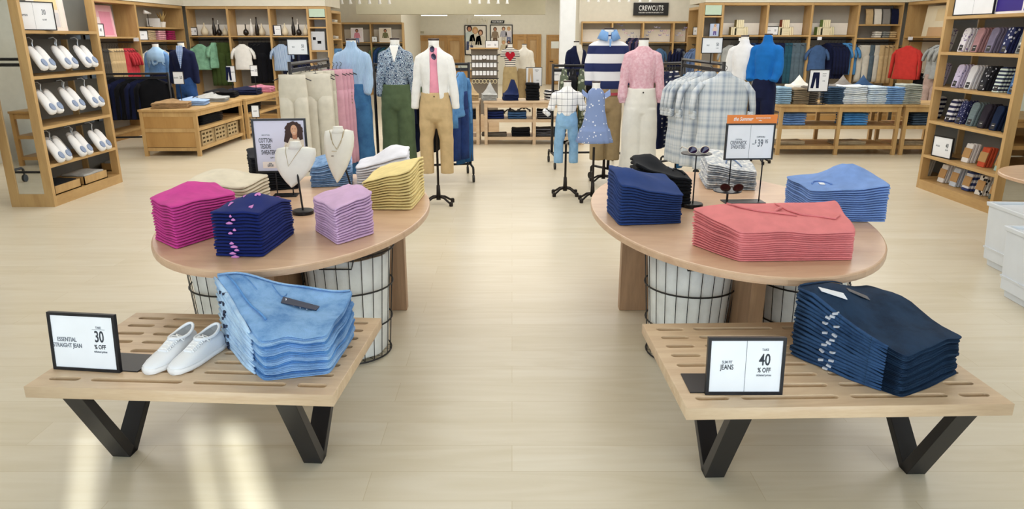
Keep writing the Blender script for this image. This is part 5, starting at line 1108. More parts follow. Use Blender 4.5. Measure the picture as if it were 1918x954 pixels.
# plant, and small abstract stand in the left corner bay
t = thing('potted_plant', 'dried tan leaves in a small pot on the left corner bay shelf', 'plant', (XS-.15, 14.35, 1.831)); MB().lathe([(.05, 0), (.065, .1), (.06, .1), (.01, .09)], n=14).build('pot', VW, t)
lm = MB()
for i in range(9):
    a = i*.7; lm.tube([(0, 0, .08), (.05*math.cos(a), .05*math.sin(a), .18), (.1*math.cos(a), .1*math.sin(a), .26+.02*(i % 3))], [.006, .02, .002], 6, flat=.3)
lm.build('leaves', plain('b79a62', .8), t, smooth=True)
t = thing('desk_lamp', 'white cone lamp on a thin black stem in the left corner bay', 'lamp', (XS-.12, 13.75, 1.831)); MB().tube([(0, 0, 0), (0, 0, .24)], .006, 6).lathe([(.06, 0), (.06, .01), (.006, .012)], n=14).build('stem', BLACK, t); MB().tube([(0, -.12, .26), (0, .12, .24)], [.035, .015], 12).build('shade', WHITE, t, smooth=True)
MB_ = MB().bb(-.12, .12, 0, .02, 0, .16); tag(MB_.build('canvas_panel', WHITE, loc=(XS-.2, 14.1, 1.831)), 'small blank white canvas beside the dried leaves in the left corner bay', 'panel')
sign('sign_holder', 'small white sign left of the beige folded sweaters', (XS-.05, 13.33, 1.601), R(80), .24, .17, 0, 'plate', [('CASHMERE', -.02, .09, .02, INKL, .7)], divider=False)
# end bays: white folded pieces and denim
for z, nm in ((1.952, 'upper'), (1.622, 'lower')):
    c = u['LE'].P(.5, .12, z); stack('folded_tee', f'white folded tee, {nm} shelf', 'left end bay', 'tee', f'white folded tees on the {nm} shelf of the left end bay', rect((c.x, c.y, 0), .2, .24, 0), [.06]*4, 2, [OFFW], base=z, EUU=LOW, EVV=LOW)
for i in range(3):
    c = u['LE'].P(.2+.2*i, .1, 1.42); hung('j', DK, c, R(20), f'light denim shirt in the left end bay, {ORW[i]} from the front', 'shirt', 'denim in the left end bay', w=.14, L=.6)
    c = u['RE'].P(.65-.2*i, .1, 1.42); hung('s', cloth('6d86b4', .1, 200, .3), c, R(-20), f'blue shirt in the right end bay, {ORW[i]} from the front', 'shirt', 'blue shirts in the right end bay', w=.14, L=.6, th=.05)
# tower L4: print of sneakers ; R0 picture
a = At(594, 94, 14.98); t = board('poster_board', 'grey poster of dark shoes on the narrow left tower shelf', (a.x, 15.05, 1.402), 0, .3, .36, plain('c5cbd3', .6), .05, marks=((-.3, -.1, .55, .7, BLK3), (0, .25, .35, .5, BLK3)))
a = At(1339, 60, 15); t = thing('framed_picture', 'black framed picture of a person in purple trousers in the narrow right tower', 'picture', (a.x, 15.05, 1.662)); MB().bb(-.1, .1, 0, .02, 0, .26).build('frame', BLACK, t); MB().bb(-.09, .09, -.002, 0, .01, .25).build('sheet', plain('b9c8e6', .6), t)
person_print(t, .01, .19, .16, HAIRL, SKIN, plain('d9c8c0'), plain('5c4a94'), y=-.003)
# right side wall clothes
o = hung('d', cloth('c33b36', .06, 200, .3), (7.5, 14.1, 1.5), R(-62), 'red long sleeve sweater hanging face out on the right side wall', 'sweater', w=.24, L=.62, th=.06, sleeve='long')
for i in range(3): hung('s', GRYS, (7.75, 13.55-.18*i, 1.52), R(-50), f'grey shirt right of the red sweater, {ORW[i]} from the left', 'shirt', 'grey shirts right of the red sweater', w=.17, L=.6, sleeve='short')
for i in range(2): hung('p', [BLK3, cloth('b39c94', .1, 200, .3)][i], (7.72, 13.9-.35*i, 1.0), R(-40), ['black', 'dusty beige'][i]+' trousers on the lower rail below the red sweater', 'trousers', w=.13, L=.8)
# ---- recess shelving at the back
def recess(pxs, ytop, yshelf, Y, names, backs=BACKG):
    r = []
    for i in range(len(pxs)-1):
        x0, x1 = At(pxs[i], 60, Y).x, At(pxs[i+1], 60, Y).x; zt = At(900, ytop, Y).z; zs = At(900, yshelf, Y).z
        r.append(Unit(names[i], (x0, Y, 0), 0, x1-x0, .38, zt, [zs, .9], zs-.1, card=(zs+.01, zs+.36)))
    return r, zs
ku, kz = recess((1090, 1147, 1205, 1262, 1291), 40, 79, 22, ['oak kids bay, leftmost of four with a plain backdrop', 'oak kids bay behind the rugby shirt mannequin', 'oak kids bay with a denim jacket under a butterfly backdrop', 'oak kids bay at the right end with a grey jacket'])
lu, lz = recess((638, 694, 754), 42, 79, 22, ['oak back bay with a pink sweater poster', 'oak back bay with a poster of a person in olive'])
BUT = [plain(c, .7) for c in ('8f86ad', 'c9a8b4', 'b9b2c8', '7d7f9c')]
rnd = random.Random(5)
for i, (px, py) in enumerate([(1216, 60), (1222, 57), (1228, 51), (1234, 52), (1239, 58), (1244, 63), (1250, 66), (1212, 66), (1236, 66), (1246, 58), (1272, 62), (1280, 56), (1284, 52), (1276, 66), (1268, 66), (1164, 48), (1168, 56), (1172, 62), (1178, 66), (1184, 62), (1158, 45)]):
    p = At(px, py, 22.1); s = .045; t = MB().add([(0, 0, 0), (-s, 0, s*.8), (-s*.8, 0, -s*.4), (0, 0, -.3*s), (s*.8, -.01, -s*.4), (s, -.02, s*.8)], [(0, 1, 2, 3), (0, 3, 4, 5)]).build('paper_butterfly', BUT[i % 4], loc=p)
    tag(t, 'small paper butterfly on the kids shelving backdrop', 'decoration', 'paper butterflies above the kids shelving')
for px, m, nm in ((1132, GRYS, 'grey'), (1237, denim('4f6f94', '3c5a80'), 'blue denim'), (1273, cloth('6f7480', .1, 200, .3), 'slate grey')):
    hung('s', m, (At(px, 90, 22).x, 22.1, kz-.18), 0, f'{nm} kids jacket hanging face out in the back shelving', 'jacket', w=.16, L=.5, th=.06, sleeve='roll')
for i in range(4): hung('d', NAVYC, (At(1262+6*i, 90, 22).x, 22.1, kz-.2), R(40), f'dark kids garment at the right end of the back shelving, {ORW[i]} from the left', 'clothes', 'dark kids garments in the back shelving', w=.12, L=.62)
for i in range(4): hung('d', [NAVYC, cloth('5b4c66', .1, 200, .3)][i % 2], (At(1180+6*i, 90, 22).x, 22.1, kz+.12), R(40), f'purple and navy kids garment behind the rugby shirt, {ORW[i]} from the left', 'clothes', 'kids garments behind the rugby shirt', w=.12, L=.6)
for px, top_, nm in ((669, plain('d98ba0'), 'pink sweater'), (722, plain('6b6a45'), 'dark olive jacket')):
    p = At(px, 76, 21.95); t = thing('poster_board', f'white edged poster of a person in a {nm} on the back shelf', 'poster', (p.x, 21.98, lz+.002)); MB().bb(-.18, .18, 0, .02, 0, .4).build('board', WHITE, t); MB().bb(-.165, .165, -.002, 0, .015, .385).build('sheet', plain('e8dccb' if px > 700 else 'e9e0e6', .6), t)
    person_print(t, .0, .27, .3, HAIRD, SKIN2, top_, plain('7a92bd') if px < 700 else None, y=-.003)
small_sign(696, 707, 67, 78, 21.95, 'small white sign between the two back shelf posters', [('40', 0, .5, .4, INKL, .6)], z=lz)
for i in range(5): hung('d', [OLIVE, DBL, TEAL][i % 3], (At(700+9*i, 90, 22).x, 22.1, lz-.15), R(40), f'dark garment under the back shelf posters, {ORW[i]} from the left', 'clothes', 'garments under the back shelf posters', w=.16, L=.7)

for px, py, Y, nm in ((1535, 72, 15.0, 'above the blue polo'), (1705, 72, 14.4, 'above the red sweater'), (1388, 74, 15.0, 'in the bay with cream books'), (255, 74, 12.9, 'above the red tops'), (1348, 72, 15.6, 'near the narrow right tower'), (603, 85, 15.2, 'in the narrow left tower')):
    p = At(px, py, Y); t = thing('size_tag', 'small white size tag on the rail '+nm, 'tag', p); MB().bb(-.045, .045, -.004, 0, -.03, .03).build('card', PAPER, t); MB().tube([(0, 0, .03), (0, .03, .06)], .004, 5).build('clip', HANG, t)
# ============================================================= display tables with shelves
def display_table(label, x0, x1, y0, y1, h, nb=1, axis='x', shelves=(.12, .4), mat=None, endpanel=False):
    t = thing('display_table', label, 'display table', ((x0+x1)/2, (y0+y1)/2, 0)); m = mat or OAKS
    w_, d_ = (x1-x0)/2, (y1-y0)/2; L = .05
    MB().bb(-w_-.01, w_+.01, -d_-.01, d_+.01, h-.03, h).build('tabletop', m, t, bevel=.003)
    ap = MB()
    for y in (-d_+.01, d_-.035): ap.bb(-w_+L, w_-L, y, y+.025, h-.1, h-.03)
    for x in (-w_+.01, w_-.035): ap.bb(x, x+.025, -d_+L, d_-L, h-.1, h-.03)
    ap.build('apron', m, t)
    for i in range(nb+1):
        f = i/nb
        for s in (-1, 1):
            if axis == 'x': x = -w_+L/2+(2*w_-L)*f; y = s*(d_-L/2)
            else: y = -d_+L/2+(2*d_-L)*f; x = s*(w_-L/2)
            MB().bb(x-L/2, x+L/2, y-L/2, y+L/2, 0, h-.03).build('leg', m, t)
    for z in shelves: MB().bb(-w_+.01, w_-.01, -d_+.012, d_-.012, z-.045, z).build('shelf', m, t)
    if endpanel:
        MB().bb(-w_+L, w_-L, -d_+.012, -d_+.03, .13, h-.1).build('end_panel', OAKD, t); MB().bb(-w_+L, w_-L, -d_+.004, -d_+.014, h*.52, h*.6).build('end_rail', m, t)
    return t
display_table('long oak shelf table by the left wall, nearest with folded shirts on top', -5.31, -4.50, 10.33, 12.15, .665, 1, 'y', (.12, .4), OAK, True)
display_table('oak shelf table by the left wall, farther one behind the folded shirts table', -5.25, -4.45, 12.2, 14.1, .665, 1, 'y', (.12, .4), OAK)
display_table('oak shelf table on the right with jeans stacks and a trousers sign', 3.86, 5.60, 10.45, 11.25, .72, 2, 'x', (.13, .42), OAK)
display_table('oak shelf table on the right partly behind the sock tower', 5.66, 7.2, 10.45, 11.25, .72, 2, 'x', (.13, .42), OAK)
display_table('pale oak centre shelf table with trousers and navy stacks on top', -.44, 1.15, 11.5, 12.1, .685, 2, 'x', (.12, .4), PALE)
display_table('pale oak centre shelf table, partly behind the denim rack', -1.9, -.52, 11.5, 12.1, .685, 2, 'x', (.12, .4), PALE)
TL = .666
TAN = cloth('b3926a', .15, 200, .3); LBL = cloth('a8c4ea', .1, 200, .3); LGR = cloth('b9bab8', .1, 200, .3); PNK = cloth('d58aa0', .1, 200, .3)
def hand(x, y, h, w_, d_, n, m, H_, name, what, where, cat, rz=0, hump=(), seed=1, group=None):
    return stack(name, what, where, cat, group or what+' group', rect((x, y, 0), w_, d_, rz), [H_]*4, n, m if isinstance(m, list) else [m], hump=hump, seed=seed, base=h+.001, EUU=LOW, EVV=LOW, jit=.008, gapf=.86)
NT = 'near left wall table'
hand(-4.98, 10.66, TL, .5, .36, 5, TAN, .08, 'folded_shirt', 'tan folded shirt', NT, 'shirt', .25, ((0, 0, .06, .5),), 1, 'tan shirts on the left wall table')
hand(-4.9, 11.1, TL, .5, .38, 5, LBL, .07, 'folded_shirt', 'pale blue folded shirt', NT, 'shirt', .2, ((0, 0, .06, .5),), 2, 'pale blue shirts on the left wall table')
hand(-4.85, 11.75, TL, .52, .45, 5, LGR, .07, 'folded_shirt', 'light grey folded shirt', NT, 'shirt', .2, ((0, 0, .08, .5),), 3, 'light grey shirts on the left wall table')
hand(-5.0, 12.6, TL, .5, .5, 4, BLK3, .1, 'folded_sweater', 'black folded sweater', 'far left wall table', 'sweater', .2, ((0, 0, .06, .5),), 4, 'black sweaters on the far left wall table')
hand(-4.8, 13.2, TL, .5, .45, 4, NAVYC, .1, 'folded_sweater', 'navy folded sweater', 'far left wall table', 'sweater', .1, ((0, 0, .06, .5),), 5, 'navy sweaters on the far left wall table')
hand(-4.75, 13.8, TL, .5, .4, 4, PNK, .1, 'folded_sweater', 'pink folded sweater', 'far left wall table', 'sweater', .1, ((0, 0, .05, .5),), 6, 'pink sweaters on the far left wall table')
hand(-4.8, 11.1, .401, .45, .8, 5, BLK3, .13, 'folded_sweater', 'black folded sweater', 'middle shelf of near left table', 'sweater', 0, (), 7, 'black sweaters on the middle shelf of the left table')
hand(-4.8, 12.9, .401, .45, .8, 5, BLK3, .13, 'folded_sweater', 'black folded sweater', 'middle shelf of far left table', 'sweater', 0, (), 8, 'black sweaters on the middle shelf of the far left table')
for x, y, z, nm in ((-4.95, 10.78, .79, 'tan shirts'), (-4.84, 11.2, .79, 'pale blue shirts'), (-4.78, 11.9, .82, 'light grey shirts')):
    tag(MB().tube([(-.02, -.22, -.08), (0, -.05, .01), (0, .1, -.0)], .008, 6).build('black_strap', BLACK, loc=(x, y-.05, z-.02)), f'thin black strap lying over the folded {nm} on the left wall table', 'strap')
WIC = wood('wicker', 'c9b48c', '93794f', (30, 30, 60), .8)
for i, y in enumerate((10.75, 11.25, 11.75, 12.6)):
    t = thing('wicker_crate', f'wicker crate on the bottom shelf of the left wall tables, {ORW[i]} from the front', 'crate', (-4.75, y, .121), 0, 'wicker crates under the left wall tables'); c = MB()
    for z in (.0, .06, .12, .18): c.bb(-.2, .2, -.22, -.2, z, z+.03).bb(-.2, .2, .2, .22, z, z+.03).bb(-.2, -.18, -.2, .2, z, z+.03).bb(.18, .2, -.2, .2, z, z+.03)
    for a in (-.19, -.06, .06, .19):
        for b in (-.21, .21): c.bb(a-.02, a+.02, b-.008, b+.008, 0, .21).bb(b*.92-.008, b*.92+.008, a-.02, a+.02, 0, .21)
    c.bb(-.19, .19, -.2, .2, 0, .01).build('wicker_frame', WIC, t)
def mini(px, py, h, *a, **k): g = G(px, py, h); return hand(g.x, g.y, h, *a, **k)
tsg = topsign(323, 346, 134, 158, 10.9, 'small white sign on a post above the tan folded shirts', TW, .667)
topsign(423, 443, 123, 154, 12.6, 'small black framed sign with trousers picture above the black sweaters', [('PANTS', .2, .6, .1, INKL, .7)], .667)
p = At(433, 140, 12.58); tag(MB().prism([(-.05, .11), (.03, .11), (.035, -.11), (.005, -.11), (-.01, .04), (-.03, -.11), (-.06, -.11)], 0, .003, Matrix(((1, 0, 0, 0), (0, 0, -1, 0), (0, 1, 0, 0), (0, 0, 0, 1)))).build('printed_trousers', NAVYC, tsg), None)
o = COL.objects['printed_trousers.001'] if 'printed_trousers.001' in COL.objects else None
q = [x for x in COL.objects if x.get('label', '').startswith('small black framed sign with trousers picture above')][0]
for o in [x for x in tsg.children if x.name.startswith('printed_trousers')]: o.parent = q; o.location = (-.03, -.012, .14)
topsign(468, 484, 122, 143, 13.0, 'small white sign on a post above the black sweaters', TW, .667)
topsign(470, 487, 197, 220, 10.5, 'small white card hanging in front of the far left table', [('KNITS', 0, .5, .15, INKL, .7)], .0)
# jeans on the right table
def jst(px, n, m, H_, w_, what, grp, y=10.72, rz=0, seed=1, x=None, hump=()):
    X = At(px, 190, y).x; return hand(X, y, .72, w_, .3, n, m, H_, 'folded_jeans', what, 'right shelf table', 'jeans', rz, hump, seed, grp)
jst(1462, 8, [denim('93b4cc', '6f93b3')], .24, .2, 'light blue folded jeans', 'light blue jeans at the left end of the right table')
jst(1493, 8, [cloth('8f8069', .1, 200, .3)], .22, .24, 'olive tan folded trousers', 'olive tan trousers on the right table', seed=2)
jst(1513, 8, [cloth('6f675e', .1, 200, .3)], .24, .18, 'taupe folded trousers', 'taupe trousers on the right table', seed=3, y=10.8)
jst(1557, 9, [denim('39506a', '2a3e57')], .24, .24, 'slate blue folded jeans', 'slate blue jeans behind the trousers sign', seed=4)
jst(1592, 9, [denim('dfe7ee', 'b9cbdc')], .26, .36, 'pale white wash folded jeans', 'pale wash jeans on the right table', seed=5)
jst(1633, 9, [denim('cfdfee', '8fb0d2')], .25, .28, 'ice blue folded jeans', 'ice blue jeans on the right table', seed=6)
jst(1666, 9, [denim('7ba2d2', '4a78b4')], .24, .27, 'mid blue folded jeans', 'mid blue jeans on the right table', seed=7)
jst(1698, 10, [denim('b0b5ad', '7d8580')], .28, .27, 'grey green folded jeans', 'grey green jeans on the right table', seed=8)
for px, m, nm in ((1495, OFFW, 'off white'), (1577, cloth('8a8580', .1, 200, .3), 'grey'), (1615, cloth('2f4d73', .1, 200, .3), 'navy blue')):
    X = At(px, 150, 11.05).x; hand(X, 11.05, .72, .3, .26, 4, m, .25, 'draped_trousers', f'{nm} folded trousers', 'back of right shelf table', 'trousers', .2, ((.1, 0, .16, .5),), 11, f'{nm} trousers at the back of the right table')
ts = sign('sign_holder', 'black framed trousers sign standing on the right shelf table', (At(1531, 170, 10.5).x, 10.5, .72), 0, .29, .31, 0, None, [('UTILITY', .07, .25, .02, INKL, .8), ('PANTS', .07, .22, .02, INKL, .8), ('49.50', .07, .15, .02, INKL, .8)], fr=.01, divider=False, z0=At(1531, 172, 10.5).z-.72, posts=(-.1, .1))
MB().prism([(-.09, .27), (0, .27), (.01, .05), (-.03, .05), (-.045, .2), (-.07, .05), (-.11, .05)], 0, .001, Matrix(((1, 0, 0, 0), (0, 0, -1, -.009), (0, 1, 0, At(1531, 172, 10.5).z-.72), (0, 0, 0, 1)))).build('printed_trousers', NAVYC, ts)
for i, (x, z, m, nm, w_) in enumerate(((4.12, .421, denim('6f94c9', '4a72ad'), 'blue', .32), (5.0, .421, denim('4f8ecb', '2f6fb5'), 'bright blue', .36), (6.0, .421, denim('46586c', '33445a'), 'slate', .34))):
    hand(x, 10.68, z, w_, .3, 5, m, .18, 'folded_jeans', f'{nm} folded jeans', 'middle shelf of right tables', 'jeans', 0, (), i, f'{nm} jeans on the middle shelf of the right tables')
    hand(x-.02, 10.7, .131, w_+.1, .3, 3, cloth('b8a88c', .1, 200, .3), .05, 'folded_trousers', f'tan folded trousers under the {nm} jeans', 'right tables', 'trousers', 0, (), i+5, f'tan trousers under the {nm} jeans')
# centre table
CT = 'centre table'
for px, m, nm, H_, w_, hp, cat in ((881, cloth('c0a77f', .1, 200, .3), 'tan', .1, .26, ((0, .2, .2, .5),), 'trousers'), (916, LGR, 'grey', .1, .24, ((.1, .3, .22, .5),), 'trousers'), (956, cloth('1d2a55', .1, 200, .3), 'navy', .1, .24, ((.3, .3, .28, .6),), 'trousers')):
    hand(At(px, 185, 11.75).x, 11.75, .686, w_, .3, 5, m, H_, 'folded_trousers', f'{nm} folded trousers', CT, cat, .1, hp, 3, f'{nm} trousers on the centre table')
hand(At(997, 185, 11.75).x, 11.75, .686, .22, .2, 6, BLK3, .27, 'folded_sweater', 'black folded sweater', CT, 'sweater', 0, (), 4, 'black sweaters on the centre table')
hand(At(1033, 185, 11.8).x, 11.8, .686, .2, .2, 5, banded('bold_stripes', 2, .05, [(0, 'ececec'), (.5, '1c1e28')]), .15, 'folded_tee', 'black and white striped folded tee', CT, 'tee', .3, (), 4, 'striped tees on the centre table')
a = topsign(985, 1015, 126, 161, 11.95, 'black framed picture sign with khaki legs on the centre table', [('ESSENTIAL', .18, .85, .07, INKL, .7), ('PANT', .18, .78, .07, INKL, .7), ('34.50', .22, .3, .08, INKL, .7)], .687)
MB().prism([(-.1, .28), (-.03, .28), (-.02, .02), (-.05, .02), (-.065, .2), (-.08, .02), (-.11, .02)], 0, .001, Matrix(((1, 0, 0, .01), (0, 0, -1, -.009), (0, 1, 0, 0), (0, 0, 0, 1)))).build('printed_trousers', plain('d3b48c', .6), a)
topsign(1034, 1063, 128, 152, 11.6, 'small white sign on a thin post at the right end of the centre table', TW, .687)
for px, z, m, nm, w_, H_ in ((925, .401, cloth('1f2b5c', .1, 200, .3), 'navy print', .32, .12), (968, .401, cloth('3d5d86', .1, 200, .3), 'slate blue', .3, .11), (1020, .401, banded('knit_stripes', 2, .03, [(0, '15161c'), (.75, '85868c')]), 'black striped', .26, .14), (975, .121, BLK3, 'black', .3, .12), (1017, .121, banded('knit_stripes', 2, .03, [(0, '15161c'), (.75, '85868c')]), 'black striped', .28, .13), (1046, .121, cloth('22252c', .1, 200, .3), 'charcoal', .22, .13), (880, .401, cloth('22232c', .1, 200, .3), 'dark', .2, .13), (925, .121, cloth('6d665c', .1, 200, .3), 'taupe', .4, .04)):
    X = At(px, 230, 11.7).x; lv = 'middle' if z > .2 else 'bottom'
    hand(X, 11.72, z, w_, .3, 3, m, H_, 'folded_sweater', f'{nm} folded sweater, {lv} shelf', CT, 'sweater', 0, (), 5, f'{nm} sweaters on the {lv} shelf of the centre table')
# jewellery display
Yj = 13.3; a, b = At(880, 92, Yj), At(934, 95, Yj); w_ = (b.x-a.x)
t = thing('jewellery_display', 'grey slatted jewellery display with rows of white cards behind the centre table', 'jewellery display', ((a.x+b.x)/2, Yj, 0)); zt = a.z
MB().bb(-w_/2+.02, w_/2-.02, 0, .05, .3, zt).build('panel', plain('7d7468', .7), t); MB().bb(-w_/2, w_/2, -.08, .1, zt, zt+.025).build('top_shelf', OAKS, t); MB().bb(-w_/2, w_/2, -.15, .2, 0, .3).build('base', PALE, t)
for r_, pz in enumerate((107, 121, 136, 150)):
    z = At(900, pz, Yj).z; MB().tube([(-w_/2, -.02, z+.03), (w_/2, -.02, z+.03)], .008, 6).build('rail', BLACK, t)
    for i in range(7):
        x = (i-3)*w_*.125
        if r_ < 3:
            c = thing('earring_card', f'white earring card, {ORW[i]} from the left in row {ORW[r_]} of the display', 'earring card', (t.location.x+x, Yj-.04, z), 0, 'earring cards on the jewellery display')
            if (r_, i) == (0, 3): MB().tube([(0, 0, 0), (0, -.004, 0)], .035, 16).build('card', PAPER, c)
            else: MB().bb(-.025, .025, -.004, 0, -.045, .03).build('card', PAPER, c)
        else:
            c = tag(MB().tube([(.03*math.cos(q), 0, .035*math.sin(q)-.02) for q in [k*math.pi/7 for k in range(14)]], .007, 5, True).build('bracelet', plain('d9cfae', .4, .5), loc=(t.location.x+x, Yj-.05, z)), f'pale bracelet hanging on the lowest rail of the jewellery display, {ORW[i]} from left', 'bracelet', 'bracelets on the jewellery display')
topsign(909, 934, 76, 93, Yj-.02, 'small white sign on top of the jewellery display', TW, 0, post=False)
# counter with small goods
a, b = At(857, 130, 17), At(884, 130, 17)
t = thing('counter', 'oak checkout counter left of the jewellery display', 'counter', ((a.x+b.x)/2, 17, 0)); MB().bb(-.9, .25, 0, .5, 0, a.z-.03).build('counter_body', OAKD, t); MB().bb(-.93, .28, -.03, .53, a.z-.03, a.z).build('countertop', OAKS, t)
z = a.z; t = thing('countertop_dispenser', 'clear box of green and white goods on the checkout counter', 'box', (At(868, 125, 17).x, 17.1, z)); MB().bb(-.13, .13, 0, .15, 0, .09).build('box', plain('b9c4be', .2), t); MB().bb(-.08, .12, .02, .13, .09, .13).build('contents', plain('3f8f6c', .7), t)
# ============================================================= slipper tower and sock tower
def tower(name, label, xf, y0, y1, side, zs, h=2.6):
    """tall free standing oak shelves facing the aisle; side -1 stands left, +1 right"""
    t = thing(name, label, 'shelving', (xf, (y0+y1)/2, 0)); L = (y1-y0)/2; D = .44; s = side; th = .045
    X = lambda a, b: (min(s*a, s*b), max(s*a, s*b))
    # end frames: stiles with a mirror between, plinth below
    for y in (-L, L-th):
        for a, b in ((0, .085), (D-.085, D)): MB().bb(*X(a, b), y, y+th, 0, h).build('stile', OAK, t)
        MB().bb(*X(.085, D-.085), y, y+th, 0, .13).build('end_plinth', OAK, t)
        MB().bb(*X(.085, D-.085), y+.012, y+th-.012, .13, h).build('mirror', plain('eef2f2', .02, 1), t)
    MB().bb(*X(D-.02, D-.005), -L+th, L-th, .1, h).build('back_panel', plain('8f908e', .7), t)
    MB().bb(*X(0, D-.02), -L+th, L-th, 0, .1).build('bottom_shelf', OAKS, t)
    for z in zs: MB().bb(*X(0, D-.02), -L+th, L-th, z-.03, z).build('shelf', OAKS, t)
    return t
LZ = [.42, .80, 1.285, 1.715]
tl = tower('shelf_tower', 'tall oak shelf tower on the left with rows of white slippers', -4.64, 7.1, 8.42, -1, LZ)
RZ = [.385, .765, 1.13, 1.50, 1.865]
tr = tower('shelf_tower', 'tall oak shelf tower on the right with rows of socks', 4.655, 6.78, 8.12, 1, RZ)
SLW = cloth('f3f4f6', .02, 200, .3); SLI = plain('8c9cba', .9); HOOK = plain('c6cdd6', .15, .2)
def slippers(y, z, label, x=-4.72):
    t = thing('slippers', label, 'slippers', (x, y, z), R(90), 'white slippers on the tower hooks')
    for s in (-1, 1):
        o = thing('slipper', None, None); del_ = o
        m = MB(); pts = []
        rings = []
        for u_, w_, d_ in ((0, .014, .01), (.015, .04, .02), (.06, .056, .03), (.13, .06, .034), (.2, .058, .036), (.245, .05, .033), (.26, .028, .018)):
            yy = -u_*.5; zz = -u_*.86
            rings.append([(s*.063+w_*math.cos(a), yy-.5*0+d_*math.sin(a)*.86, zz+d_*math.sin(a)*-.5) for a in [i*math.pi/8 for i in range(16)]])
        bpy.data.objects.remove(del_)
        sl = m.loft(rings).build('slipper', SLW, t, smooth=True)
        e = [(s*.063+.034*math.cos(a), -.098-.86*q_-.5*.04*math.sin(a), -.169+.5*q_-.86*.04*math.sin(a)) for q_ in (.04, .02) for a in [i*math.pi/9 for i in range(18)]]
        M_ = MB(); M_.add(e, [tuple(range(17, -1, -1)), tuple(range(18, 36))]+[(i, (i+1) % 18, (i+1) % 18+18, i+18) for i in range(18)]); M_.build('lining', SLI, sl)
    MB().tube([(0, .1, .07), (0, .02, .085), (0, -.01, .06), (0, 0, .03), (0, .0, .0), (-.03, 0, -.02)], .005, 6).tube([(0, 0, 0), (.03, 0, -.02)], .005, 6).build('hook', HOOK, t)
    return t
for r_, (py, zt) in enumerate(((0, LZ[3]), (0, LZ[2]), (0, LZ[1]))):
    z = zt-.15; rn = ['top', 'middle', 'lower'][r_]
    t = thing('hanging_bar', f'black bar holding the {rn} row of white slippers', 'bar', (-4.82, 7.76, z+.085)); MB().bb(-.012, .012, -.58, .58, -.022, .022).build('bar', BLACK, t)
    for i, y in enumerate((7.37, 7.76, 8.14)): slippers(y, z-.0, f'white slipper pair at the front, {["left", "middle", "right"][i]} of the {rn} row', -4.74)
    for i, y in enumerate((7.57, 7.95)): slippers(y, z-.0, f'white slipper pair set back, {["left", "right"][i]} gap of the {rn} row', -4.87)
def openbox(name, label, loc, rz, w_, d_, h_, m, group=None):
    t = thing(name, label, 'box', loc, rz, group); th = .01
    MB().bb(-w_/2, w_/2, -d_/2, d_/2, 0, th).bb(-w_/2, w_/2, -d_/2, -d_/2+th, 0, h_).bb(-w_/2, w_/2, d_/2-th, d_/2, 0, h_).bb(-w_/2, -w_/2+th, -d_/2, d_/2, 0, h_).bb(w_/2-th, w_/2, -d_/2, d_/2, 0, h_).build('box_walls', m, t); return t
openbox('tray', 'oak tray of dark goods at the foot of the left tower', (-4.82, 7.42, .101), R(90), .46, .3, .09, OAK); openbox('tray', 'oak tray of white goods at the foot of the left tower', (-4.82, 7.95, .101), R(90), .46, .3, .09, OAK)
hand(-4.82, 7.42, .112, .26, .4, 3, BLK3, .09, 'folded_sock_pack', 'dark folded pack', 'tray of left tower', 'socks', 0, ((0, 0, .03, .5),), 3, 'dark packs in the tower tray'); hand(-4.82, 7.95, .112, .26, .4, 3, LGR, .1, 'folded_sock_pack', 'pale folded pack', 'tray of left tower', 'socks', 0, ((0, 0, .03, .5),), 4, 'pale packs in the tower tray')
s_ = sign('sign_holder', 'black framed sign on the top shelf of the left tower reading SLIPPERS 30', (-4.68, 7.38, 1.716), R(66), .42, .27, 0, 'plate', [('SLIPPERS', -.1, .14, .025, INKL, .8), ('30', .1, .17, .07, INKL, .6), ('% OFF', .1, .1, .02, INKL, .8)], fr=.009)
board('poster_board', 'white poster with yellow and grey shapes on the top shelf of the left tower', (-4.78, 7.78, 1.716), R(84), .52, .6, plain('f4ece8', .6), .04, marks=((-.3, .3, .35, .95, plain('f3dfae', .6)), (-.3, .3, .06, .3, plain('dcdce2', .6)), (.33, .44, .05, .95, plain('f2efe9', .6))))
# socks
CARD = plain('26262a', .6); KRAFT = plain('bd9460', .8)
def sock(x, y, z, label, m, m2=None, kraft=False, depth=4, card=CARD):
    """boot shaped folded socks standing face out with their paper band; copies behind"""
    t = thing('socks', label, 'socks', (x, y, z), R(-90), 'socks on the tower')
    if kraft: prof = [(-.055, .0), (.055, .0), (.058, .05), (.055, .2), (-.055, .2), (-.058, .05)]
    else: prof = [(-.05, 0), (.045, 0), (.05, .15), (.066, .2), (.06, .235), (.03, .25), (-.02, .245), (-.05, .225), (-.055, .15)]
    M_ = Matrix.Rotation(R(-12), 4, 'X') @ Matrix(((1, 0, 0, 0), (0, 0, -1, 0), (0, 1, 0, 0), (0, 0, 0, 1)))
    for i in range(depth):
        f = MB().prism(prof, -.012, .012, Matrix.Translation((.006*i, .03*i, 0)) @ M_).build('sock', m if i % 2 == 0 or m2 is None else m2, t, bevel=.006)
        if i == 0:
            if kraft: MB().prism([(-.06, .05), (.06, .05), (.06, .15), (-.06, .15)], .009, .0165, M_).build('kraft_band', KRAFT, f)
            else:
                MB().prism([(-.028, .012), (.03, .012), (.03, .07), (-.028, .07)], .009, .0145, M_).build('paper_label', card, f); MB().prism([(-.018, .045), (.02, .045), (.02, .05), (-.018, .05)], .0145, .0152, M_).build('label_print', LABEL, f)
    return t
def st2(b, c, p): return banded('sock_stripes', 2, p, [(0, b), (.5, c)])
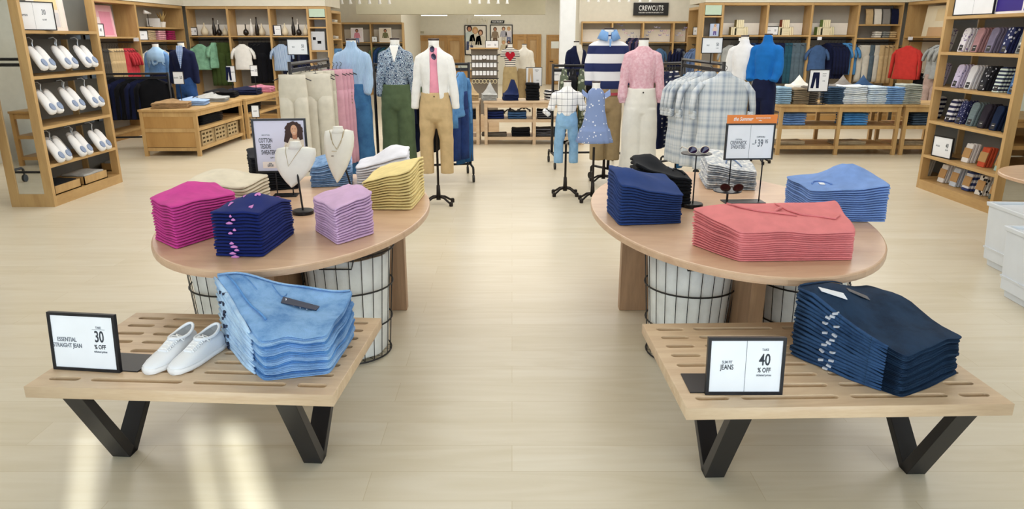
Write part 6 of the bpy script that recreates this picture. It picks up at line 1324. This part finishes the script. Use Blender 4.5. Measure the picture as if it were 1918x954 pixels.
rows_ = [(RZ[3], [('white dotted', spotted('sock_dots', 'eceaf2', '8f7fae', 30, .3)), ('dusty rose', cloth('b88f94', .1, 200, .3)), ('mauve grey', cloth('86809a', .1, 200, .3)), ('navy with white dots', spotted('sock_dots', '222c5e', 'd8dcea', 24, .3)), ('grey with white stars', spotted('sock_dots', '8f979a', 'e6eaea', 24, .28))]),
         (RZ[2], [('lavender dotted', spotted('sock_dots', 'd3cbea', '5f5a86', 30, .22)), ('white', cloth('e3e4ea', .03, 200, .3)), ('black with pale dots', spotted('sock_dots', '1a1c26', 'c9cbd6', 24, .22)), ('mint and navy striped', st2('dfeee8', '24304f', .035)), ('blue dotted', spotted('sock_dots', '3f6ea8', 'a9c3e6', 24, .2))]),
         (RZ[1], [('navy and white striped', st2('242850', 'e9e9f0', .05)), ('navy with fine dots', spotted('sock_dots', '232a5a', 'c5cae6', 50, .25)), ('grey green knit', st2('7c8f94', '66787f', .012)), ('charcoal', cloth('34303c', .1, 200, .3)), ('deep navy', cloth('1d2c4c', .1, 200, .3)), ('dark forest', cloth('1c2b2a', .1, 200, .3))])]
for r_, (z, lst) in enumerate(rows_):
    n = len(lst)
    for i, (nm, m) in enumerate(lst):
        y = 7.98-(i+.35)*(1.15/n); rn = ['upper', 'middle', 'lower'][r_]
        sock(4.76, y, z+.001, f'{nm} socks, {ORW[i]} from the left in the {rn} sock row', m)
for i, (nm, m) in enumerate((('white', cloth('ebe8e6', .03, 200, .3)), ('orange red', cloth('cf5a3c', .1, 200, .3)), ('pale mint', cloth('b3d0c8', .05, 200, .3)))):
    sock(4.78, 7.52-.27*i, RZ[0]+.001, f'{nm} socks in a kraft band beside the 40 sign', m, kraft=True, depth=3)
for i, (nm, m) in enumerate((('white', cloth('ebe8e6', .03, 200, .3)), ('pale blue', cloth('cfd8e6', .03, 200, .3)), ('navy and white', st2('2f3f78', 'e6e6ec', .06)), ('black floral', spotted('sock_dots', 'e9e6e0', '1d1d22', 22, .35)), ('green leafy', spotted('sock_dots', '55605a', 'd3d7cf', 26, .35)))):
    sock(4.78, 7.88-.225*i, .102, f'{nm} socks in a kraft band, {ORW[i]} from the left on the bottom shelf', m, kraft=True, depth=4)
sign('sign_holder', 'black framed sign reading SOCKS 40 on a low shelf of the right tower', (4.71, 7.83, RZ[0]+.001), R(-82), .3, .23, 0, 'plate', [('SOCKS', -.07, .12, .024, INKL, .8), ('40', .07, .135, .065, INK, .62), ('% OFF', .07, .09, .02, INKL, .8)], divider=False)
sign('sign_holder', 'black framed white sign on the top visible shelf of the right tower', (4.70, 7.7, RZ[4]+.001), R(-82), .55, .4, 0, 'plate', [('SOCKS', -.1, .2, .05, INKL, .8), ('40', .12, .22, .12, INK, .62)])
board('poster_board', 'indigo and blue poster on the top visible shelf of the right tower', (4.76, 7.12, RZ[4]+.001), R(-88), .66, .42, plain('f2f2f8', .6), .03, marks=((-.46, .08, .06, 1, plain('2e1a86', .6)), (.12, .46, .06, 1, plain('3b3ad0', .6))))
# ============================================================= right edge: white bins, round table
BIN = plain('dfe6ee', .35)
def bin_(x, y, w_, d_, h_, rz, label):
    t = thing('storage_bin', label, 'bin', (x, y, 0), rz, 'white bins at the right edge')
    th = .012; b0, b1 = .94, 1.0
    def P(k, z): return [(-w_/2*k, -d_/2*k, z), (w_/2*k, -d_/2*k, z), (w_/2*k, d_/2*k, z), (-w_/2*k, d_/2*k, z)]
    MB().loft([P(b0, .05), P(b1, h_), P(b1-.04, h_), P(b0-.04, .07)]).build('bin_walls', BIN, t, bevel=.006)
    MB().loft([P(.955, h_-.03), P(.955, h_-.02)]).build('bin_lid', BIN, t)
    MB().loft([P(b0-.06, 0), P(b0-.05, .05)]).build('bin_foot', BIN, t, bevel=.004)
    for zz in (.13, ): MB().loft([P(.962, zz), P(.97, zz+.015)]).build('bin_ridge', BIN, t)
    MB().loft([P(1.02, h_-.03), P(1.03, h_), P(.97, h_), P(.96, h_-.03)]).build('bin_rim', BIN, t, bevel=.004)
bin_(3.95, 4.89, .82, .62, .48, R(-2), 'white rectangular bin at the right edge, the farther one'); bin_(3.63, 4.2, .84, .6, .475, R(-3), 'white rectangular bin at the right edge, the nearer one')
p = G(1896, 346, .6); p.x += .17
t = thing('round_table', 'round oak side table at the right edge with a navy sweater', 'table', (p.x+.62, p.y+.28, 0)); n = 60
P = lambda k, z: [(.6*k*math.cos(i*2*math.pi/n), .6*k*math.sin(i*2*math.pi/n), z) for i in range(n)]
MB().loft([P(.98, .57), P(1, .575), P(1, .595), P(.99, .6)]).build('tabletop', TABLEW, t); MB().bb(-.4, .4, -.03, .03, 0, .57).bb(-.03, .03, -.4, .4, 0, .5699).build('base_panel', PANEL, t)
hand(p.x+.55, p.y+.35, .6005, .3, .34, 6, NAVYH, .16, 'folded_sweater', 'dark navy folded sweater', 'round table at right edge', 'sweater', .2, (), 5, 'navy sweaters on the round table')
# things the end mirrors show, standing beside the camera's aisle
display_table('brown oak shelf table at the far left edge, seen in the tower mirror', -6.6, -5.45, 3.6, 4.7, .72, 1, 'x', (.12, .4), OAKD, True)
rack('clothes_rack', 'black clothes rack with cream shirts at the far left edge, seen in the mirror', (-5.9, 3.0, 0), 0, L=1.0, h=1.5)
for i in range(3): hung('s', cloth('e3d9ae', .06, 200, .3), (-6.15+.14*i, 3.0, 1.43), R(60), f'cream shirt seen in the left tower mirror, {ORW[i]} from the left', 'shirt', 'cream shirts at the far left', w=.2, L=.75, sleeve='long')
for i in range(4): hung('j', denim('2b5a80', '1f4666'), (-5.75+.09*i, 3.0, 1.43), R(60), f'blue jeans seen in the left tower mirror, {ORW[i]} from the left', 'jeans', 'blue jeans at the far left', w=.14, L=.9)
hung('s', cloth('1d56a0', .08, 200, .3), (-4.92, 6.1, 1.35), R(15), 'bright blue long garment hanging at the left edge of the photo', 'dress', w=.22, L=1.0, th=.06, sleeve='short', flare=1.2)
rack('clothes_rack', 'black clothes rack at the left edge holding a bright blue garment', (-5.3, 6.1, 0), 0, L=1.0, h=1.42)
t = thing('wall_poster', 'navy poster with white letters MIV at the upper left edge, seen in the mirror', 'poster', (-6.93, 4.9, 1.95), R(90))
MB().bb(-.7, .7, -.02, 0, -.45, .45).build('sheet', plain('1f2c5c', .6), t); text('VIM', t, (0, -.022, 0), .35, WHITE, sx=.8)
display_table('brown oak shelf table at the far right edge, seen in the mirror', 5.6, 6.9, 4.0, 5.0, .72, 1, 'x', (.12, .4), OAKD, True)
hand(5.95, 4.4, .721, .4, .3, 6, denim('93b4d6', '6f93c3'), .16, 'folded_jeans', 'pale blue folded jeans', 'far right shelf table', 'jeans', 0, (), 9, 'pale jeans on the far right table')
